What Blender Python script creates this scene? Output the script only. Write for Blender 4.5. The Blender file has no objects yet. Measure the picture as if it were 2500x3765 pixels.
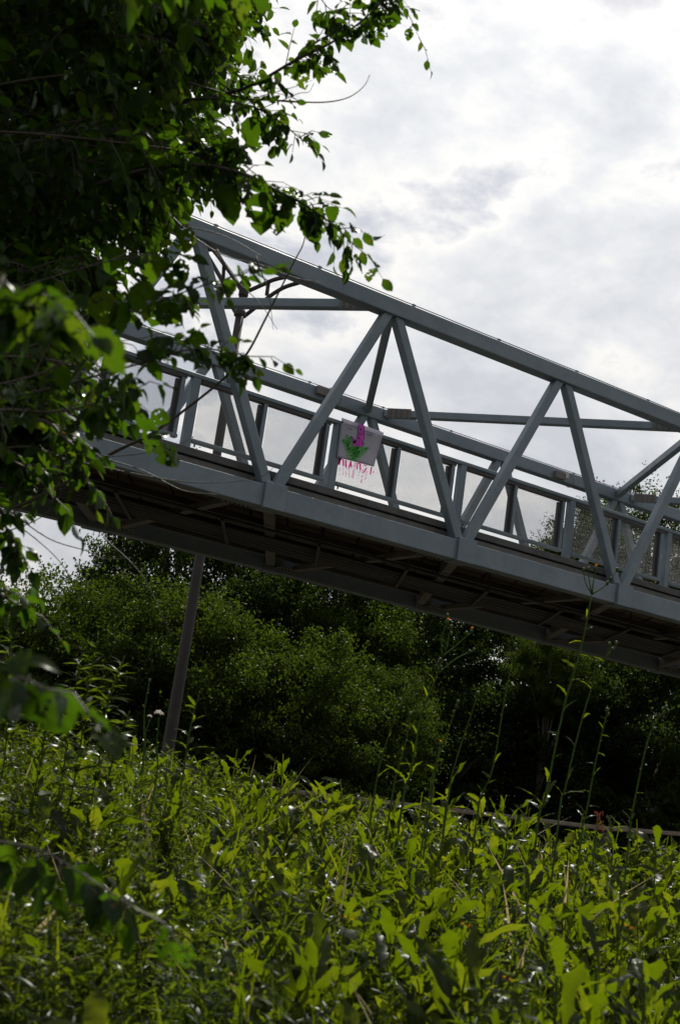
import bpy, math, random
import numpy as np
from mathutils import Vector, Matrix

# ------------------------------------------------------------------ camera
R_ = math.radians
FPX, YAW, PITCH, ROLL = 4615.0, 0.5724, 0.2049, 0.1423     # focal length in px of the 2500x3765 frame
EYE = np.array([0.0, 0.0, 1.4])
S = 3.0
X0, D0, ZB, LL, WW, SK = 2.7485*S, 4.9313*S, 1.2676*S, 1.1565*S, 1.5841*S, 0.9735*S


def cam_axes():
    cy, sy, cp, sp, cr, sr = math.cos(YAW), math.sin(YAW), math.cos(PITCH), math.sin(PITCH), math.cos(ROLL), math.sin(ROLL)
    f = np.array([sy*cp, cy*cp, sp]); r = np.array([cy, -sy, 0.0]); u = np.cross(r, f)
    return cr*r+sr*u, -sr*r+cr*u, f


CR, CU, CF = cam_axes()
sc = bpy.context.scene
col = sc.collection
cam = bpy.data.cameras.new('camera')
cam.sensor_fit = 'VERTICAL'; cam.sensor_height = 36.0; cam.sensor_width = 36.0*2500/3765
cam.lens = FPX/3765*36.0
cam.clip_start = 0.05; cam.clip_end = 3000
cam.dof.use_dof = True; cam.dof.focus_distance = 17.0; cam.dof.aperture_fstop = 5.6
camo = bpy.data.objects.new('camera', cam)
camo.matrix_world = Matrix(((CR[0], CU[0], -CF[0], EYE[0]), (CR[1], CU[1], -CF[1], EYE[1]), (CR[2], CU[2], -CF[2], EYE[2]), (0, 0, 0, 1)))
col.objects.link(camo); sc.camera = camo

# ------------------------------------------------------------------ sky, sun, exposure
SUN_EL, SUN_AZ = R_(50), YAW+R_(9)          # azimuth clockwise from +Y
sund = Vector((math.sin(SUN_AZ)*math.cos(SUN_EL), math.cos(SUN_AZ)*math.cos(SUN_EL), math.sin(SUN_EL)))
world = bpy.data.worlds.new('World'); sc.world = world; world.use_nodes = True
nt = world.node_tree; nt.nodes.clear()


class NT:
    def __init__(s, tree): s.t = tree
    def n(s, typ, **kw):
        nd = s.t.nodes.new(typ)
        ins = kw.pop('ins', {})
        for k, v in kw.items(): setattr(nd, k, v)
        for k, v in ins.items():
            if isinstance(v, bpy.types.NodeSocket): s.t.links.new(v, nd.inputs[k])
            else: nd.inputs[k].default_value = v
        return nd
    def math(s, op, a, b=0.0, clamp=False):
        nd = s.n('ShaderNodeMath', operation=op, use_clamp=clamp, ins={0: a, 1: b}); return nd.outputs[0]
    def vmath(s, op, a, b=None):
        nd = s.n('ShaderNodeVectorMath', operation=op, ins={0: a} if b is None else {0: a, 1: b})
        return nd
    def mix(s, f, a, b, blend='MIX'):
        nd = s.n('ShaderNodeMix', data_type='RGBA', blend_type=blend)
        for i, v in ((0, f), (6, a), (7, b)):
            if isinstance(v, bpy.types.NodeSocket): s.t.links.new(v, nd.inputs[i])
            else: nd.inputs[i].default_value = v
        return nd.outputs[2]
    def noise(s, vec, scale, detail=4, rough=0.55, dist=0.0):
        return s.n('ShaderNodeTexNoise', ins={'Vector': vec, 'Scale': scale, 'Detail': detail, 'Roughness': rough, 'Distortion': dist}).outputs[0]
    def ramp(s, f, stops):
        nd = s.n('ShaderNodeValToRGB', ins={0: f}); e = nd.color_ramp.elements
        while len(e) < len(stops): e.new(0.5)
        for el, (p, c) in zip(e, stops): el.position = p; el.color = c if len(c) == 4 else (*c, 1)
        return nd.outputs[0]
    def link(s, a, b): s.t.links.new(a, b)


w = NT(nt)
STR = 0.1
sky = w.n('ShaderNodeTexSky', sky_type='NISHITA', sun_disc=False, sun_elevation=SUN_EL, sun_rotation=SUN_AZ, air_density=1.2, dust_density=3.0)
tc = w.n('ShaderNodeTexCoord').outputs['Generated']
sep = w.n('ShaderNodeSeparateXYZ', ins={0: tc})
zz = w.math('MAXIMUM', w.math('ADD', sep.outputs[2], 0.22), 0.08)
plane = w.n('ShaderNodeCombineXYZ', ins={0: w.math('DIVIDE', sep.outputs[0], zz), 1: w.math('DIVIDE', sep.outputs[1], zz), 2: 0.3})
glow = w.math('POWER', w.math('MAXIMUM', w.vmath('DOT_PRODUCT', tc, tuple(sund)).outputs['Value'], 0.0), 2.0)
sq = w.n('ShaderNodeVectorMath', operation='MULTIPLY', ins={0: tc, 1: (1.0, 1.0, 1.7)}).outputs[0]
n1 = w.noise(sq, 3.1, 9, 0.55, 0.15)
n2 = w.noise(sq, 8.0, 9, 0.60, 0.15)
n3 = w.noise(tc, 2.0, 3, 0.5)
cover = w.math('ADD', w.math('MULTIPLY', n1, 0.62), w.math('MULTIPLY', n2, 0.38))
def bank(px, py, k):
    d_ = CF+CR*(px-1250)/FPX-CU*(py-1882.5)/FPX; d_ = d_/np.linalg.norm(d_)
    wob = w.vmath('ADD', tc, w.vmath('SCALE', w.n('ShaderNodeTexNoise', ins={'Vector': sq, 'Scale': 5.0, 'Detail': 4}).outputs['Color']).outputs[0])
    wob.inputs[1].links[0].from_node.inputs['Scale'].default_value = 0.10
    return w.math('POWER', w.math('MAXIMUM', w.vmath('DOT_PRODUCT', w.vmath('NORMALIZE', wob.outputs[0]).outputs[0], tuple(float(x) for x in d_)).outputs['Value'], 0.0), k)


cover = w.math('ADD', cover, w.math('SUBTRACT', w.math('MULTIPLY', bank(2150, 1130, 90.0), 0.085), w.math('MULTIPLY', bank(1250, 330, 60.0), 0.06)))
mask = w.ramp(cover, [(0.435, (0, 0, 0)), (0.485, (1, 1, 1))])
# thin veil (pale) below, cumulus (bright edge, greyer heart) above
bright = w.math('ADD', 0.33, w.math('MULTIPLY', glow, 0.45))
veil = w.mix(1.0, (0.86, 0.90, 1.0, 1), w.n('ShaderNodeCombineColor', ins={0: w.math('MULTIPLY', bright, 9.6), 1: w.math('MULTIPLY', bright, 9.6), 2: w.math('MULTIPLY', bright, 9.6)}).outputs[0], 'MULTIPLY')
heart = w.ramp(cover, [(0.43, (0.93, 0.94, 0.96)), (0.49, (1.0, 0.985, 0.96)), (0.54, (0.83, 0.845, 0.87)), (0.62, (0.66, 0.68, 0.73))])
cb = w.math("MULTIPLY", bright, 14.6)
cloud = w.mix(1.0, heart, w.n('ShaderNodeCombineColor', ins={0: cb, 1: cb, 2: cb}).outputs[0], 'MULTIPLY')
base = w.mix(0.85, sky.outputs[0], veil)
skyc = w.mix(mask, base, cloud)
bg = w.n('ShaderNodeBackground', ins={'Color': skyc, 'Strength': STR})
w.link(bg.outputs[0], w.n('ShaderNodeOutputWorld').inputs[0])

sl = bpy.data.lights.new('sun', 'SUN'); sl.energy = 5.0; sl.angle = R_(0.6); sl.color = (1.0, 0.95, 0.86)
so = bpy.data.objects.new('sun', sl); so.rotation_euler = (-sund).to_track_quat('-Z', 'Y').to_euler(); so.location = (0, 0, 60); col.objects.link(so)
sc.view_settings.view_transform = 'Standard'; sc.view_settings.look = 'None'
sc.view_settings.exposure = 0.0; sc.view_settings.gamma = 1.0; sc.view_settings.use_curve_mapping = False
sc.render.engine = 'CYCLES'
sc.cycles.max_bounces = 7; sc.cycles.transmission_bounces = 4; sc.cycles.diffuse_bounces = 4; sc.cycles.glossy_bounces = 3
sc.cycles.sample_clamp_indirect = 4.0; sc.cycles.caustics_reflective = False; sc.cycles.caustics_refractive = False
sc.cycles.use_denoising = True

rng = np.random.default_rng(7)
random.seed(7)


def at(px, py, d):
    """point d metres in front of the camera on the ray through a frame position (2500x3765)"""
    return EYE + d*(CF + CR*(px-1250)/FPX - CU*(py-1882.5)/FPX)


def A(x, y, d):                      # same, in the 1568-wide frame
    return at(x*1.5944, y*1.5944, d)


# ------------------------------------------------------------------ materials
def mat(name):
    m = bpy.data.materials.new(name); m.use_nodes = True; m.node_tree.nodes.clear()
    t = NT(m.node_tree); out = t.n('ShaderNodeOutputMaterial')
    return m, t, out


def paint(name, c1, c2, rough=0.5, grime=(0.10, 0.09, 0.075), gamt=0.35, scale=1.0, bump=0.05, metallic=0.0):
    m, t, out = mat(name)
    g = t.n('ShaderNodeTexCoord').outputs['Object']
    a = t.noise(g, 2.2*scale, 6, 0.6)
    b = t.noise(g, 60*scale, 4, 0.6)
    c = t.mix(t.ramp(a, [(0.35, (0, 0, 0)), (0.65, (1, 1, 1))]), (*c1, 1), (*c2, 1))
    gm = t.math('MULTIPLY', t.ramp(t.noise(g, 7*scale, 7, 0.65, 0.6), [(0.5, (0, 0, 0)), (0.72, (1, 1, 1))]), gamt)
    c = t.mix(gm, c, (*grime, 1))
    c = t.mix(t.math('MULTIPLY', b, 0.22), c, (0.02, 0.02, 0.02, 1), 'SOFT_LIGHT')
    bp = t.n('ShaderNodeBump', ins={'Height': b, 'Strength': bump, 'Distance': 0.01})
    p = t.n('ShaderNodeBsdfPrincipled', ins={'Base Color': c, 'Roughness': t.math('ADD', rough-0.1, t.math('MULTIPLY', a, 0.25)), 'Metallic': metallic, 'Normal': bp.outputs[0]})
    t.link(p.outputs[0], out.inputs[0])
    return m


def leafmat(name, dark, light, trans, gloss=0.12, rough=0.35, warm=(0.30, 0.30, 0.02), tfac=0.5, spots=0.0, wp=3.0):
    m, t, out = mat(name)
    at_ = t.n('ShaderNodeAttribute', attribute_name='tint').outputs['Fac']
    oi = t.n('ShaderNodeObjectInfo').outputs['Random']
    v = t.math('FRACT', t.math('ADD', at_, oi))
    g = t.n('ShaderNodeTexCoord').outputs['Object']
    nz = t.noise(g, 18, 3, 0.6)
    dc = t.mix(v, (*dark, 1), (*light, 1))
    tcx = t.mix(t.math('POWER', v, wp), (*trans, 1), (*warm, 1))
    tcx = t.mix(t.math('MULTIPLY', nz, 0.7), tcx, (0.02, 0.05, 0.004, 1))
    if spots:
        sp = t.ramp(t.noise(g, 45, 3, 0.5), [(0.66, (0, 0, 0)), (0.72, (1, 1, 1))])
        tcx = t.mix(t.math('MULTIPLY', sp, spots), tcx, (0.25, 0.10, 0.02, 1))
        dc = t.mix(t.math('MULTIPLY', sp, spots), dc, (0.16, 0.08, 0.03, 1))
    d = t.n('ShaderNodeBsdfDiffuse', ins={'Color': dc, 'Roughness': 0.5})
    tr = t.n('ShaderNodeBsdfTranslucent', ins={'Color': tcx})
    mx = t.n('ShaderNodeMixShader', ins={0: tfac, 1: d.outputs[0], 2: tr.outputs[0]})
    gl = t.n('ShaderNodeBsdfGlossy', ins={'Color': (0.95, 1, 0.95, 1), 'Roughness': rough})
    fr = t.n('ShaderNodeFresnel', ins={'IOR': 1.4}).outputs[0]
    m2 = t.n('ShaderNodeMixShader', ins={0: t.math('ADD', gloss*0.07, t.math('MULTIPLY', fr, gloss*0.9), True), 1: mx.outputs[0], 2: gl.outputs[0]})
    t.link(m2.outputs[0], out.inputs[0])
    return m


def plain(name, c1, c2, rough=0.8, scale=8.0, bump=0.4, trans=None):
    m, t, out = mat(name)
    g = t.n('ShaderNodeTexCoord').outputs['Object']
    a = t.noise(g, scale, 7, 0.65)
    c = t.mix(t.ramp(a, [(0.3, (0, 0, 0)), (0.7, (1, 1, 1))]), (*c1, 1), (*c2, 1))
    bp = t.n('ShaderNodeBump', ins={'Height': a, 'Strength': bump, 'Distance': 0.02})
    p = t.n('ShaderNodeBsdfPrincipled', ins={'Base Color': c, 'Roughness': rough, 'Normal': bp.outputs[0]})
    sh = p.outputs[0]
    if trans:
        tr = t.n('ShaderNodeBsdfTranslucent', ins={'Color': (*trans, 1)})
        sh = t.n('ShaderNodeMixShader', ins={0: 0.4, 1: sh, 2: tr.outputs[0]}).outputs[0]
    t.link(sh, out.inputs[0])
    return m


M = {}
M['steel'] = paint('grey_painted_steel', (0.215, 0.265, 0.305), (0.175, 0.225, 0.265), 0.5, gamt=0.25)
M['steel2'] = paint('shop_grey_steel', (0.165, 0.155, 0.145), (0.12, 0.115, 0.11), 0.55, scale=1.5)
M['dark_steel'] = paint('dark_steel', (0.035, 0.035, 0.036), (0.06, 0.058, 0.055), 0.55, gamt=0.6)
M['galv'] = paint('galvanised_mesh', (0.16, 0.165, 0.17), (0.11, 0.11, 0.115), 0.5, bump=0.0)
M['curb'] = paint('weathered_curb', (0.07, 0.072, 0.07), (0.13, 0.13, 0.125), 0.75, gamt=0.7, scale=2.5, bump=0.3)
M['deck'] = plain('brown_deck_underside', (0.055, 0.038, 0.028), (0.10, 0.072, 0.052), 0.8, 3.0, 0.2)
M['pole'] = paint('brown_grey_pole', (0.042, 0.036, 0.034), (0.03, 0.027, 0.026), 0.65)
M['bark'] = plain('bark', (0.05, 0.04, 0.03), (0.13, 0.11, 0.09), 0.85, 30, 0.6)
M['twig'] = plain('twig_bark', (0.03, 0.022, 0.018), (0.09, 0.07, 0.055), 0.6, 60, 0.3)
M['soil'] = plain('dark_soil', (0.02, 0.018, 0.010), (0.05, 0.05, 0.02), 0.95, 5, 0.6)
M['timber'] = plain('weathered_timber', (0.14, 0.11, 0.08), (0.27, 0.22, 0.17), 0.85, 9, 0.5)
M['banner'] = plain('grey_cloth', (0.66, 0.67, 0.76), (0.58, 0.585, 0.66), 0.9, 30, 0.2, trans=(0.55, 0.50, 0.58))
M['fern'] = plain('green_paint', (0.03, 0.36, 0.015), (0.07, 0.58, 0.02), 0.7, 30, 0.1)
M['magenta'] = plain('magenta_paint', (0.75, 0.08, 0.62), (0.55, 0.05, 0.48), 0.7, 30, 0.1)
M['ink'] = plain('dark_ink', (0.02, 0.01, 0.03), (0.05, 0.02, 0.05), 0.7, 30, 0.1)
M['pink'] = plain('pink_string', (0.85, 0.03, 0.28), (0.80, 0.06, 0.38), 0.6, 30, 0.1, trans=(0.9, 0.1, 0.4))
M['petal'] = plain('yellow_petal', (0.75, 0.38, 0.01), (0.85, 0.52, 0.02), 0.6, 30, 0.1, trans=(0.9, 0.5, 0.02))
M['orange'] = plain('orange_petal', (0.70, 0.20, 0.01), (0.75, 0.30, 0.02), 0.6, 30, 0.1, trans=(0.9, 0.35, 0.02))
M['fluff'] = plain('seed_fluff', (0.55, 0.52, 0.47), (0.7, 0.66, 0.6), 0.9, 30, 0.1, trans=(0.7, 0.65, 0.6))
M['glass'] = plain('lamp_glass', (0.45, 0.45, 0.43), (0.5, 0.5, 0.48), 0.2, 5, 0.0)
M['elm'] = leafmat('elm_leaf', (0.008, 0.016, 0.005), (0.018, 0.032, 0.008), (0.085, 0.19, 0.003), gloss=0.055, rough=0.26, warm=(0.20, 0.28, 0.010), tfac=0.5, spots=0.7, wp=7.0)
M['weed'] = leafmat('weed_leaf', (0.009, 0.017, 0.002), (0.024, 0.036, 0.004), (0.165, 0.235, 0.001), gloss=0.085, rough=0.30, warm=(0.31, 0.35, 0.010), tfac=0.56)
M['weed2'] = leafmat('feather_leaf', (0.018, 0.032, 0.007), (0.038, 0.054, 0.012), (0.15, 0.22, 0.004), gloss=0.10, rough=0.3, warm=(0.22, 0.28, 0.015), tfac=0.55)
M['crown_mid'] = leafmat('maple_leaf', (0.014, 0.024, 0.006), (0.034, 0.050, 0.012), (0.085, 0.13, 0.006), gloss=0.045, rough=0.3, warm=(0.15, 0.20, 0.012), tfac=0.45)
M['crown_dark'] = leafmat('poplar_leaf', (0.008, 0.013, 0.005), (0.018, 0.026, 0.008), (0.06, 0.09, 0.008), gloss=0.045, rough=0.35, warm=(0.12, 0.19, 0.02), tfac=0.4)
M['stalk'] = plain('green_stalk', (0.045, 0.07, 0.010), (0.08, 0.10, 0.02), 0.6, 40, 0.2, trans=(0.15, 0.28, 0.03))
M['red_leaf'] = plain('red_dock', (0.20, 0.05, 0.03), (0.14, 0.05, 0.02), 0.7, 30, 0.2, trans=(0.28, 0.06, 0.03))


m_, t_, o_ = mat('pink_film')
d_ = t_.n('ShaderNodeBsdfDiffuse', ins={'Color': (0.9, 0.03, 0.42, 1)})
q_ = t_.n('ShaderNodeBsdfTransparent', ins={'Color': (0.98, 0.16, 0.55, 1)})
x_ = t_.n('ShaderNodeMixShader', ins={0: 0.82, 1: d_.outputs[0], 2: q_.outputs[0]})
t_.link(x_.outputs[0], o_.inputs[0]); M['pink'] = m_
M['bounce'] = plain('bounce_ground', (0.045, 0.038, 0.028), (0.07, 0.06, 0.045), 0.95, 3, 0.3)  # for the added ground sheet that bounces light upward


# ------------------------------------------------------------------ mesh helpers
def mk(name, V, F, m, parent=None, tint=None, smooth=False, link=True):
    V = np.asarray(V, dtype=np.float32).reshape(-1, 3)
    me = bpy.data.meshes.new(name)
    if isinstance(F, np.ndarray):
        n, k = F.shape
        me.vertices.add(len(V)); me.vertices.foreach_set('co', V.ravel())
        me.loops.add(n*k); me.loops.foreach_set('vertex_index', F.astype(np.int32).ravel())
        me.polygons.add(n); me.polygons.foreach_set('loop_start', np.arange(0, n*k, k, dtype=np.int32))
        me.update(calc_edges=True)
    else:
        me.from_pydata(V.tolist(), [], F); me.update()
    if smooth: me.polygons.foreach_set('use_smooth', np.ones(len(me.polygons), dtype=bool))
    if tint is not None:
        a = me.attributes.new('tint', 'FLOAT', 'POINT'); a.data.foreach_set('value', np.asarray(tint, dtype=np.float32))
    me.materials.append(m)
    if not link: return me
    return obj(name, me, parent)


def obj(name, me, parent=None, loc=None, rot=None):
    o = bpy.data.objects.new(name, me); col.objects.link(o)
    if parent is not None: o.parent = parent
    if loc is not None: o.location = tuple(loc)
    if rot is not None: o.rotation_euler = rot
    return o


def tag(o, label=None, cat=None, group=None, kind=None):
    if label: o['label'] = label
    if cat: o['category'] = cat
    if group: o['group'] = group
    if kind: o['kind'] = kind
    return o


class MB:
    def __init__(s): s.v = []; s.f = []
    def add(s, V, F):
        b = len(s.v); s.v += [tuple(x) for x in V]; s.f += [tuple(i+b for i in q) for q in F]; return s
    def prism(s, p0, p1, wd, ht, up=(0, 0, 1), r=0.0, seg=3):
        """beam from p0 to p1: wd across, ht along up; r rounds the corners"""
        p0 = np.array(p0, float); p1 = np.array(p1, float); d = p1-p0; d /= np.linalg.norm(d)
        up = np.array(up, float); a = np.cross(d, up); a /= np.linalg.norm(a); b = np.cross(a, d)
        pts = []
        if r <= 0: pts = [(-wd/2, -ht/2), (wd/2, -ht/2), (wd/2, ht/2), (-wd/2, ht/2)]
        else:
            for cx, cy, a0 in ((wd/2-r, -ht/2+r, -90), (wd/2-r, ht/2-r, 0), (-wd/2+r, ht/2-r, 90), (-wd/2+r, -ht/2+r, 180)):
                for k in range(seg+1):
                    an = math.radians(a0+90*k/seg); pts.append((cx+r*math.cos(an), cy+r*math.sin(an)))
        n = len(pts)
        V = [p0+a*x+b*y for x, y in pts]+[p1+a*x+b*y for x, y in pts]
        F = [(i, (i+1) % n, n+(i+1) % n, n+i) for i in range(n)]+[tuple(range(n))[::-1], tuple(range(n, 2*n))]
        return s.add(V, F)
    def box(s, lo, hi):
        x0, y0, z0 = lo; x1, y1, z1 = hi
        V = [(x0, y0, z0), (x1, y0, z0), (x1, y1, z0), (x0, y1, z0), (x0, y0, z1), (x1, y0, z1), (x1, y1, z1), (x0, y1, z1)]
        return s.add(V, [(0, 3, 2, 1), (4, 5, 6, 7), (0, 1, 5, 4), (1, 2, 6, 5), (2, 3, 7, 6), (3, 0, 4, 7)])
    def tube(s, P, rad, n=6):
        P = [np.array(p, float) for p in P]
        if not hasattr(rad, '__len__'): rad = [rad]*len(P)
        V = []; F = []
        ref = np.array([0.31, 0.2, 0.93])
        for i, p in enumerate(P):
            d = P[min(i+1, len(P)-1)]-P[max(i-1, 0)]; d /= (np.linalg.norm(d)+1e-9)
            a = np.cross(d, ref); a /= (np.linalg.norm(a)+1e-9); b = np.cross(d, a)
            for k in range(n):
                an = 2*math.pi*k/n; V.append(p+rad[i]*(a*math.cos(an)+b*math.sin(an)))
        for i in range(len(P)-1):
            for k in range(n): F.append((i*n+k, i*n+(k+1) % n, (i+1)*n+(k+1) % n, (i+1)*n+k))
        F += [tuple(range(n))[::-1], tuple(range(len(V)-n, len(V)))]
        return s.add(V, F)
    def lathe(s, c, prof, n=10, axis=(0, 0, 1)):
        ax = np.array(axis, float); ax /= np.linalg.norm(ax)
        a = np.cross(ax, (0.3, 1, 0.1)); a /= np.linalg.norm(a); b = np.cross(ax, a)
        V = []; F = []
        for r, h in prof:
            for k in range(n):
                an = 2*math.pi*k/n; V.append(np.array(c)+ax*h+r*(a*math.cos(an)+b*math.sin(an)))
        for i in range(len(prof)-1):
            for k in range(n): F.append((i*n+k, i*n+(k+1) % n, (i+1)*n+(k+1) % n, (i+1)*n+k))
        F += [tuple(range(n))[::-1], tuple(range(len(V)-n, len(V)))]
        return s.add(V, F)
    def build(s, name, m, parent=None, smooth=False):
        return mk(name, s.v, s.f, m, parent, smooth=smooth)


def smooth_path(P, n=6):
    """Catmull-Rom through the points"""
    P = [np.array(p, float) for p in P]
    Q = [2*P[0]-P[1]]+P+[2*P[-1]-P[-2]]
    out = []
    for i in range(1, len(Q)-2):
        for k in range(n):
            t = k/n
            out.append(0.5*((2*Q[i])+(-Q[i-1]+Q[i+1])*t+(2*Q[i-1]-5*Q[i]+4*Q[i+1]-Q[i+2])*t*t+(-Q[i-1]+3*Q[i]-3*Q[i+1]+Q[i+2])*t**3))
    out.append(P[-1])
    return out


# ------------------------------------------------------------------ ground
FW = np.array([math.sin(YAW), math.cos(YAW)]); RT = np.array([math.cos(YAW), -math.sin(YAW)])


def ground_z(x, y):
    d = x*FW[0]+y*FW[1]; l = x*RT[0]+y*RT[1]
    z = EYE[2]-1.22+0.058*np.clip(d, -5, 10.0)
    drop = np.clip((d-10.3)/9.0, 0, 1); drop = drop*drop*(3-2*drop)
    return z-0.03-0.052*np.clip(l, -1.0, 4)-drop*2.3+0.05*np.sin(x*1.3+y*0.7)*np.cos(y*1.1)*(d < 12)


def fl(d, l):
    return FW*d+RT*l


gx = np.concatenate([np.linspace(-1500, -60, 12)[:-1], np.linspace(-60, 100, 130), np.linspace(100, 1500, 12)[1:]])
gy = np.concatenate([np.linspace(-1500, -20, 12)[:-1], np.linspace(-20, 100, 110), np.linspace(100, 1500, 12)[1:]])
GX, GY = np.meshgrid(gx, gy)
nx_, ny_ = len(gx), len(gy)
idx = np.arange(nx_*ny_).reshape(ny_, nx_)
tag(mk('ground', np.stack([GX, GY, ground_z(GX, GY)], -1).reshape(-1, 3),
       np.stack([idx[:-1, :-1], idx[:-1, 1:], idx[1:, 1:], idx[1:, :-1]], -1).reshape(-1, 4), M['soil'], smooth=True), kind='structure')


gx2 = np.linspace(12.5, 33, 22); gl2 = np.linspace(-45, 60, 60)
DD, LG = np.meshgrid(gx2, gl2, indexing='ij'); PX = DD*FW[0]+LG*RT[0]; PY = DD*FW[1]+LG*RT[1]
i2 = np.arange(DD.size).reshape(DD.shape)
tag(mk('bounce_sheet', np.stack([PX, PY, ground_z(PX, PY)+0.10], -1).reshape(-1, 3), np.stack([i2[:-1, :-1], i2[:-1, 1:], i2[1:, 1:], i2[1:, :-1]], -1).reshape(-1, 4), M['bounce'], smooth=True), kind='structure')  # unseen sheet behind the weeds, added to bounce light onto the bridge underside

# ------------------------------------------------------------------ the bridge
def BX(k, yo): return X0+k*LL+SK*yo/WW            # world x of panel coordinate k at yo metres behind the near face
def BZ(k, yo, h): return EYE[2]+ZB+h*S-(yo/WW)*0.014*S*max(k+0.3, 0)*max(0.0, 1-max(h, 0.0))-0.004*S*max(k, 0)
def BP(k, yo, h): return np.array([BX(k, yo), D0+yo, BZ(k, yo, h)])


bridge = bpy.data.objects.new('footbridge', None); col.objects.link(bridge)
tag(bridge, 'grey painted steel truss footbridge with mesh railing crossing the picture above the trees', 'footbridge')
K0, K1 = -4, 6
CW = 0.24                                           # chord width


def chord(name, yo, hlo, hhi, k0, k1, wd=CW, extra=0.0):
    m = MB()
    hm = (hlo+hhi)/2
    m.prism(BP(k0, yo+wd/2, hm), BP(k1, yo+wd/2, hm), wd, (hhi-hlo)*S, r=0.018)
    return m.build(name, M['steel'], bridge)


def cable_on(parent, yo, k0, k1):
    m = MB(); P = []
    for i in range(int((k1-k0)*8)+1):
        k = k0+i/8
        P.append(BP(k, yo+0.05, 1.103)+np.array([0, 0, 0.011+0.002*math.sin(i*1.7)]))
    m.tube(P, 0.008, 6)
    o = m.build('conduit', M['dark_steel'], parent)
    c = MB()
    for i in range(int((k1-k0)*2)+1):
        p = BP(k0+i/2+0.1, yo+0.05, 1.103); c = MB(); c.box(p+np.array([-0.03, -0.012, -0.005]), p+np.array([0.03, 0.012, 0.022])); c.build('clip', M['steel'], parent)
    return o


TO = {1: -0.012, 2: 0.012}                          # joints as built
for yo, side in ((0.0, 'near'), (WW, 'far')):
    tch = chord('top_chord', yo, 1.019, 1.103, K0, K1)
    cable_on(tch, yo, K0, K1)
    for k in range(K0, K1):
        # chord segment between panel blocks, block set proud of it
        m = MB(); a = BP(k+0.078, yo+CW/2, -0.068); b = BP(k+1-0.022, yo+CW/2, -0.068)
        m.prism(a, b, CW, 0.105*S, r=0.015)
        seg = m.build('bottom_chord', M['steel'], bridge)
        m = MB()
        a = BP(k-0.021, yo+CW/2, -0.064); b = BP(k+0.0775, yo+CW/2, -0.064)
        m.prism(a, b, CW+0.10, 0.122*S, r=0.008)
        m.build('node_block', M['steel'], bridge)
        # the two diagonals of this panel
        cy = yo+CW/2
        tp = k+0.5 + (TO.get(k+1, 0) if yo == 0 else 0)
        for s_, (kb, kt) in enumerate(((k+0.052, tp-0.022), (k+1-0.004, tp+0.030))):
            m = MB()
            lo = BP(kb, cy, -0.003); hi = BP(kt, cy, 1.0175)
            m.prism(lo, hi, 0.155, 0.155, up=(0, 1, 0), r=0.022)
            m.build('diagonal', M['steel'], bridge)
        m = MB(); m.prism(BP(tp-0.075, cy, 1.014), BP(tp+0.085, cy, 1.014), 0.18, 0.012*S*0.6)
        m.build('gusset_plate', M['steel'], bridge)


def bolts(parent, c, ax, bx, nrm, nu, nv, su, sv, r=0.014):
    for i in range(nu):
        for j in range(nv):
            m = MB(); m.lathe(c+ax*su*(i-(nu-1)/2)+bx*sv*(j-(nv-1)/2), [(r, -0.006), (r, 0.012), (r*0.6, 0.02)], 6, nrm)
            m.build('bolt', M['steel2'], parent)


# overhead struts and long lateral braces
for k in (-3, -1, 1, 3, 5):
    kk = k-0.5
    a = BP(kk+TO.get(k, 0)*(1), CW-0.004, 1.058); b = BP(kk, WW+0.004, 1.058)
    m = MB(); m.prism(a, b, 0.13, 0.14, r=0.012); m.build('overhead_strut', M['steel'], bridge)
for k in (-3, -1, 1, 3):
    a = BP(k-0.5+0.12, WW+0.0, 1.062); b = BP(k+2-0.5-0.10, CW, 1.056)
    dr = (b-a)/np.linalg.norm(b-a)
    m = MB(); m.prism(a-dr*0.0, b, 0.16, 0.14, r=0.012); br = m.build('lateral_brace', M['steel'], bridge)
    # bolted end plates, upright, on the camera side of the brace
    n_ = np.cross(dr, (0, 0, 1)); n_ /= np.linalg.norm(n_)
    if n_[1] > 0: n_ = -n_
    for c_, sg in ((a+dr*0.30, 1), (b-dr*0.30, -1)):
        m = MB(); m.prism(c_-dr*0.24+n_*0.083, c_+dr*0.24+n_*0.083, 0.014, 0.19); pl = m.build('splice_plate', M['steel2'], bridge)
        bolts(pl, c_+n_*0.092, dr, np.array([0, 0, 1.0]), n_, 4, 3, 0.11, 0.06)

# floor beams, lower bracing, deck
for k in range(K0, K1+1):
    kk = k+0.03
    a = BP(kk, CW+0.002, -0.058); b = BP(kk-0.0, WW-0.03, -0.058)
    m = MB(); m.prism(a, b, 0.17, 0.20, r=0.02); fb = m.build('floor_beam', M['steel2'], bridge)
    for yo, sg in ((CW+0.22, -1), (WW-0.20, 1)):
        c_ = BP(kk+sg*0.13, yo, -0.098)
        m = MB(); m.box(c_+np.array([-0.28, -0.14, -0.008]), c_+np.array([0.28, 0.14, 0.008])); gp = m.build('gusset_plate', M['steel2'], bridge)
        bm_ = MB()
        for i in range(7):
            for j in range(2):
                bm_.lathe(c_+np.array([-0.22+i*0.073, -0.06+j*0.12, -0.006]), [(0.015, 0), (0.015, -0.022)], 6)
        bm_.build('bolt', M['dark_steel'], gp)['kind'] = 'stuff'
for k in range(K0, K1):
    a = BP(k+0.18, WW-0.20, -0.086); b = BP(k+1-0.14, CW+0.22, -0.086)
    m = MB(); m.prism(a, b, 0.12, 0.10, r=0.01); m.build('lower_brace', M['steel2'], bridge)
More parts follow.
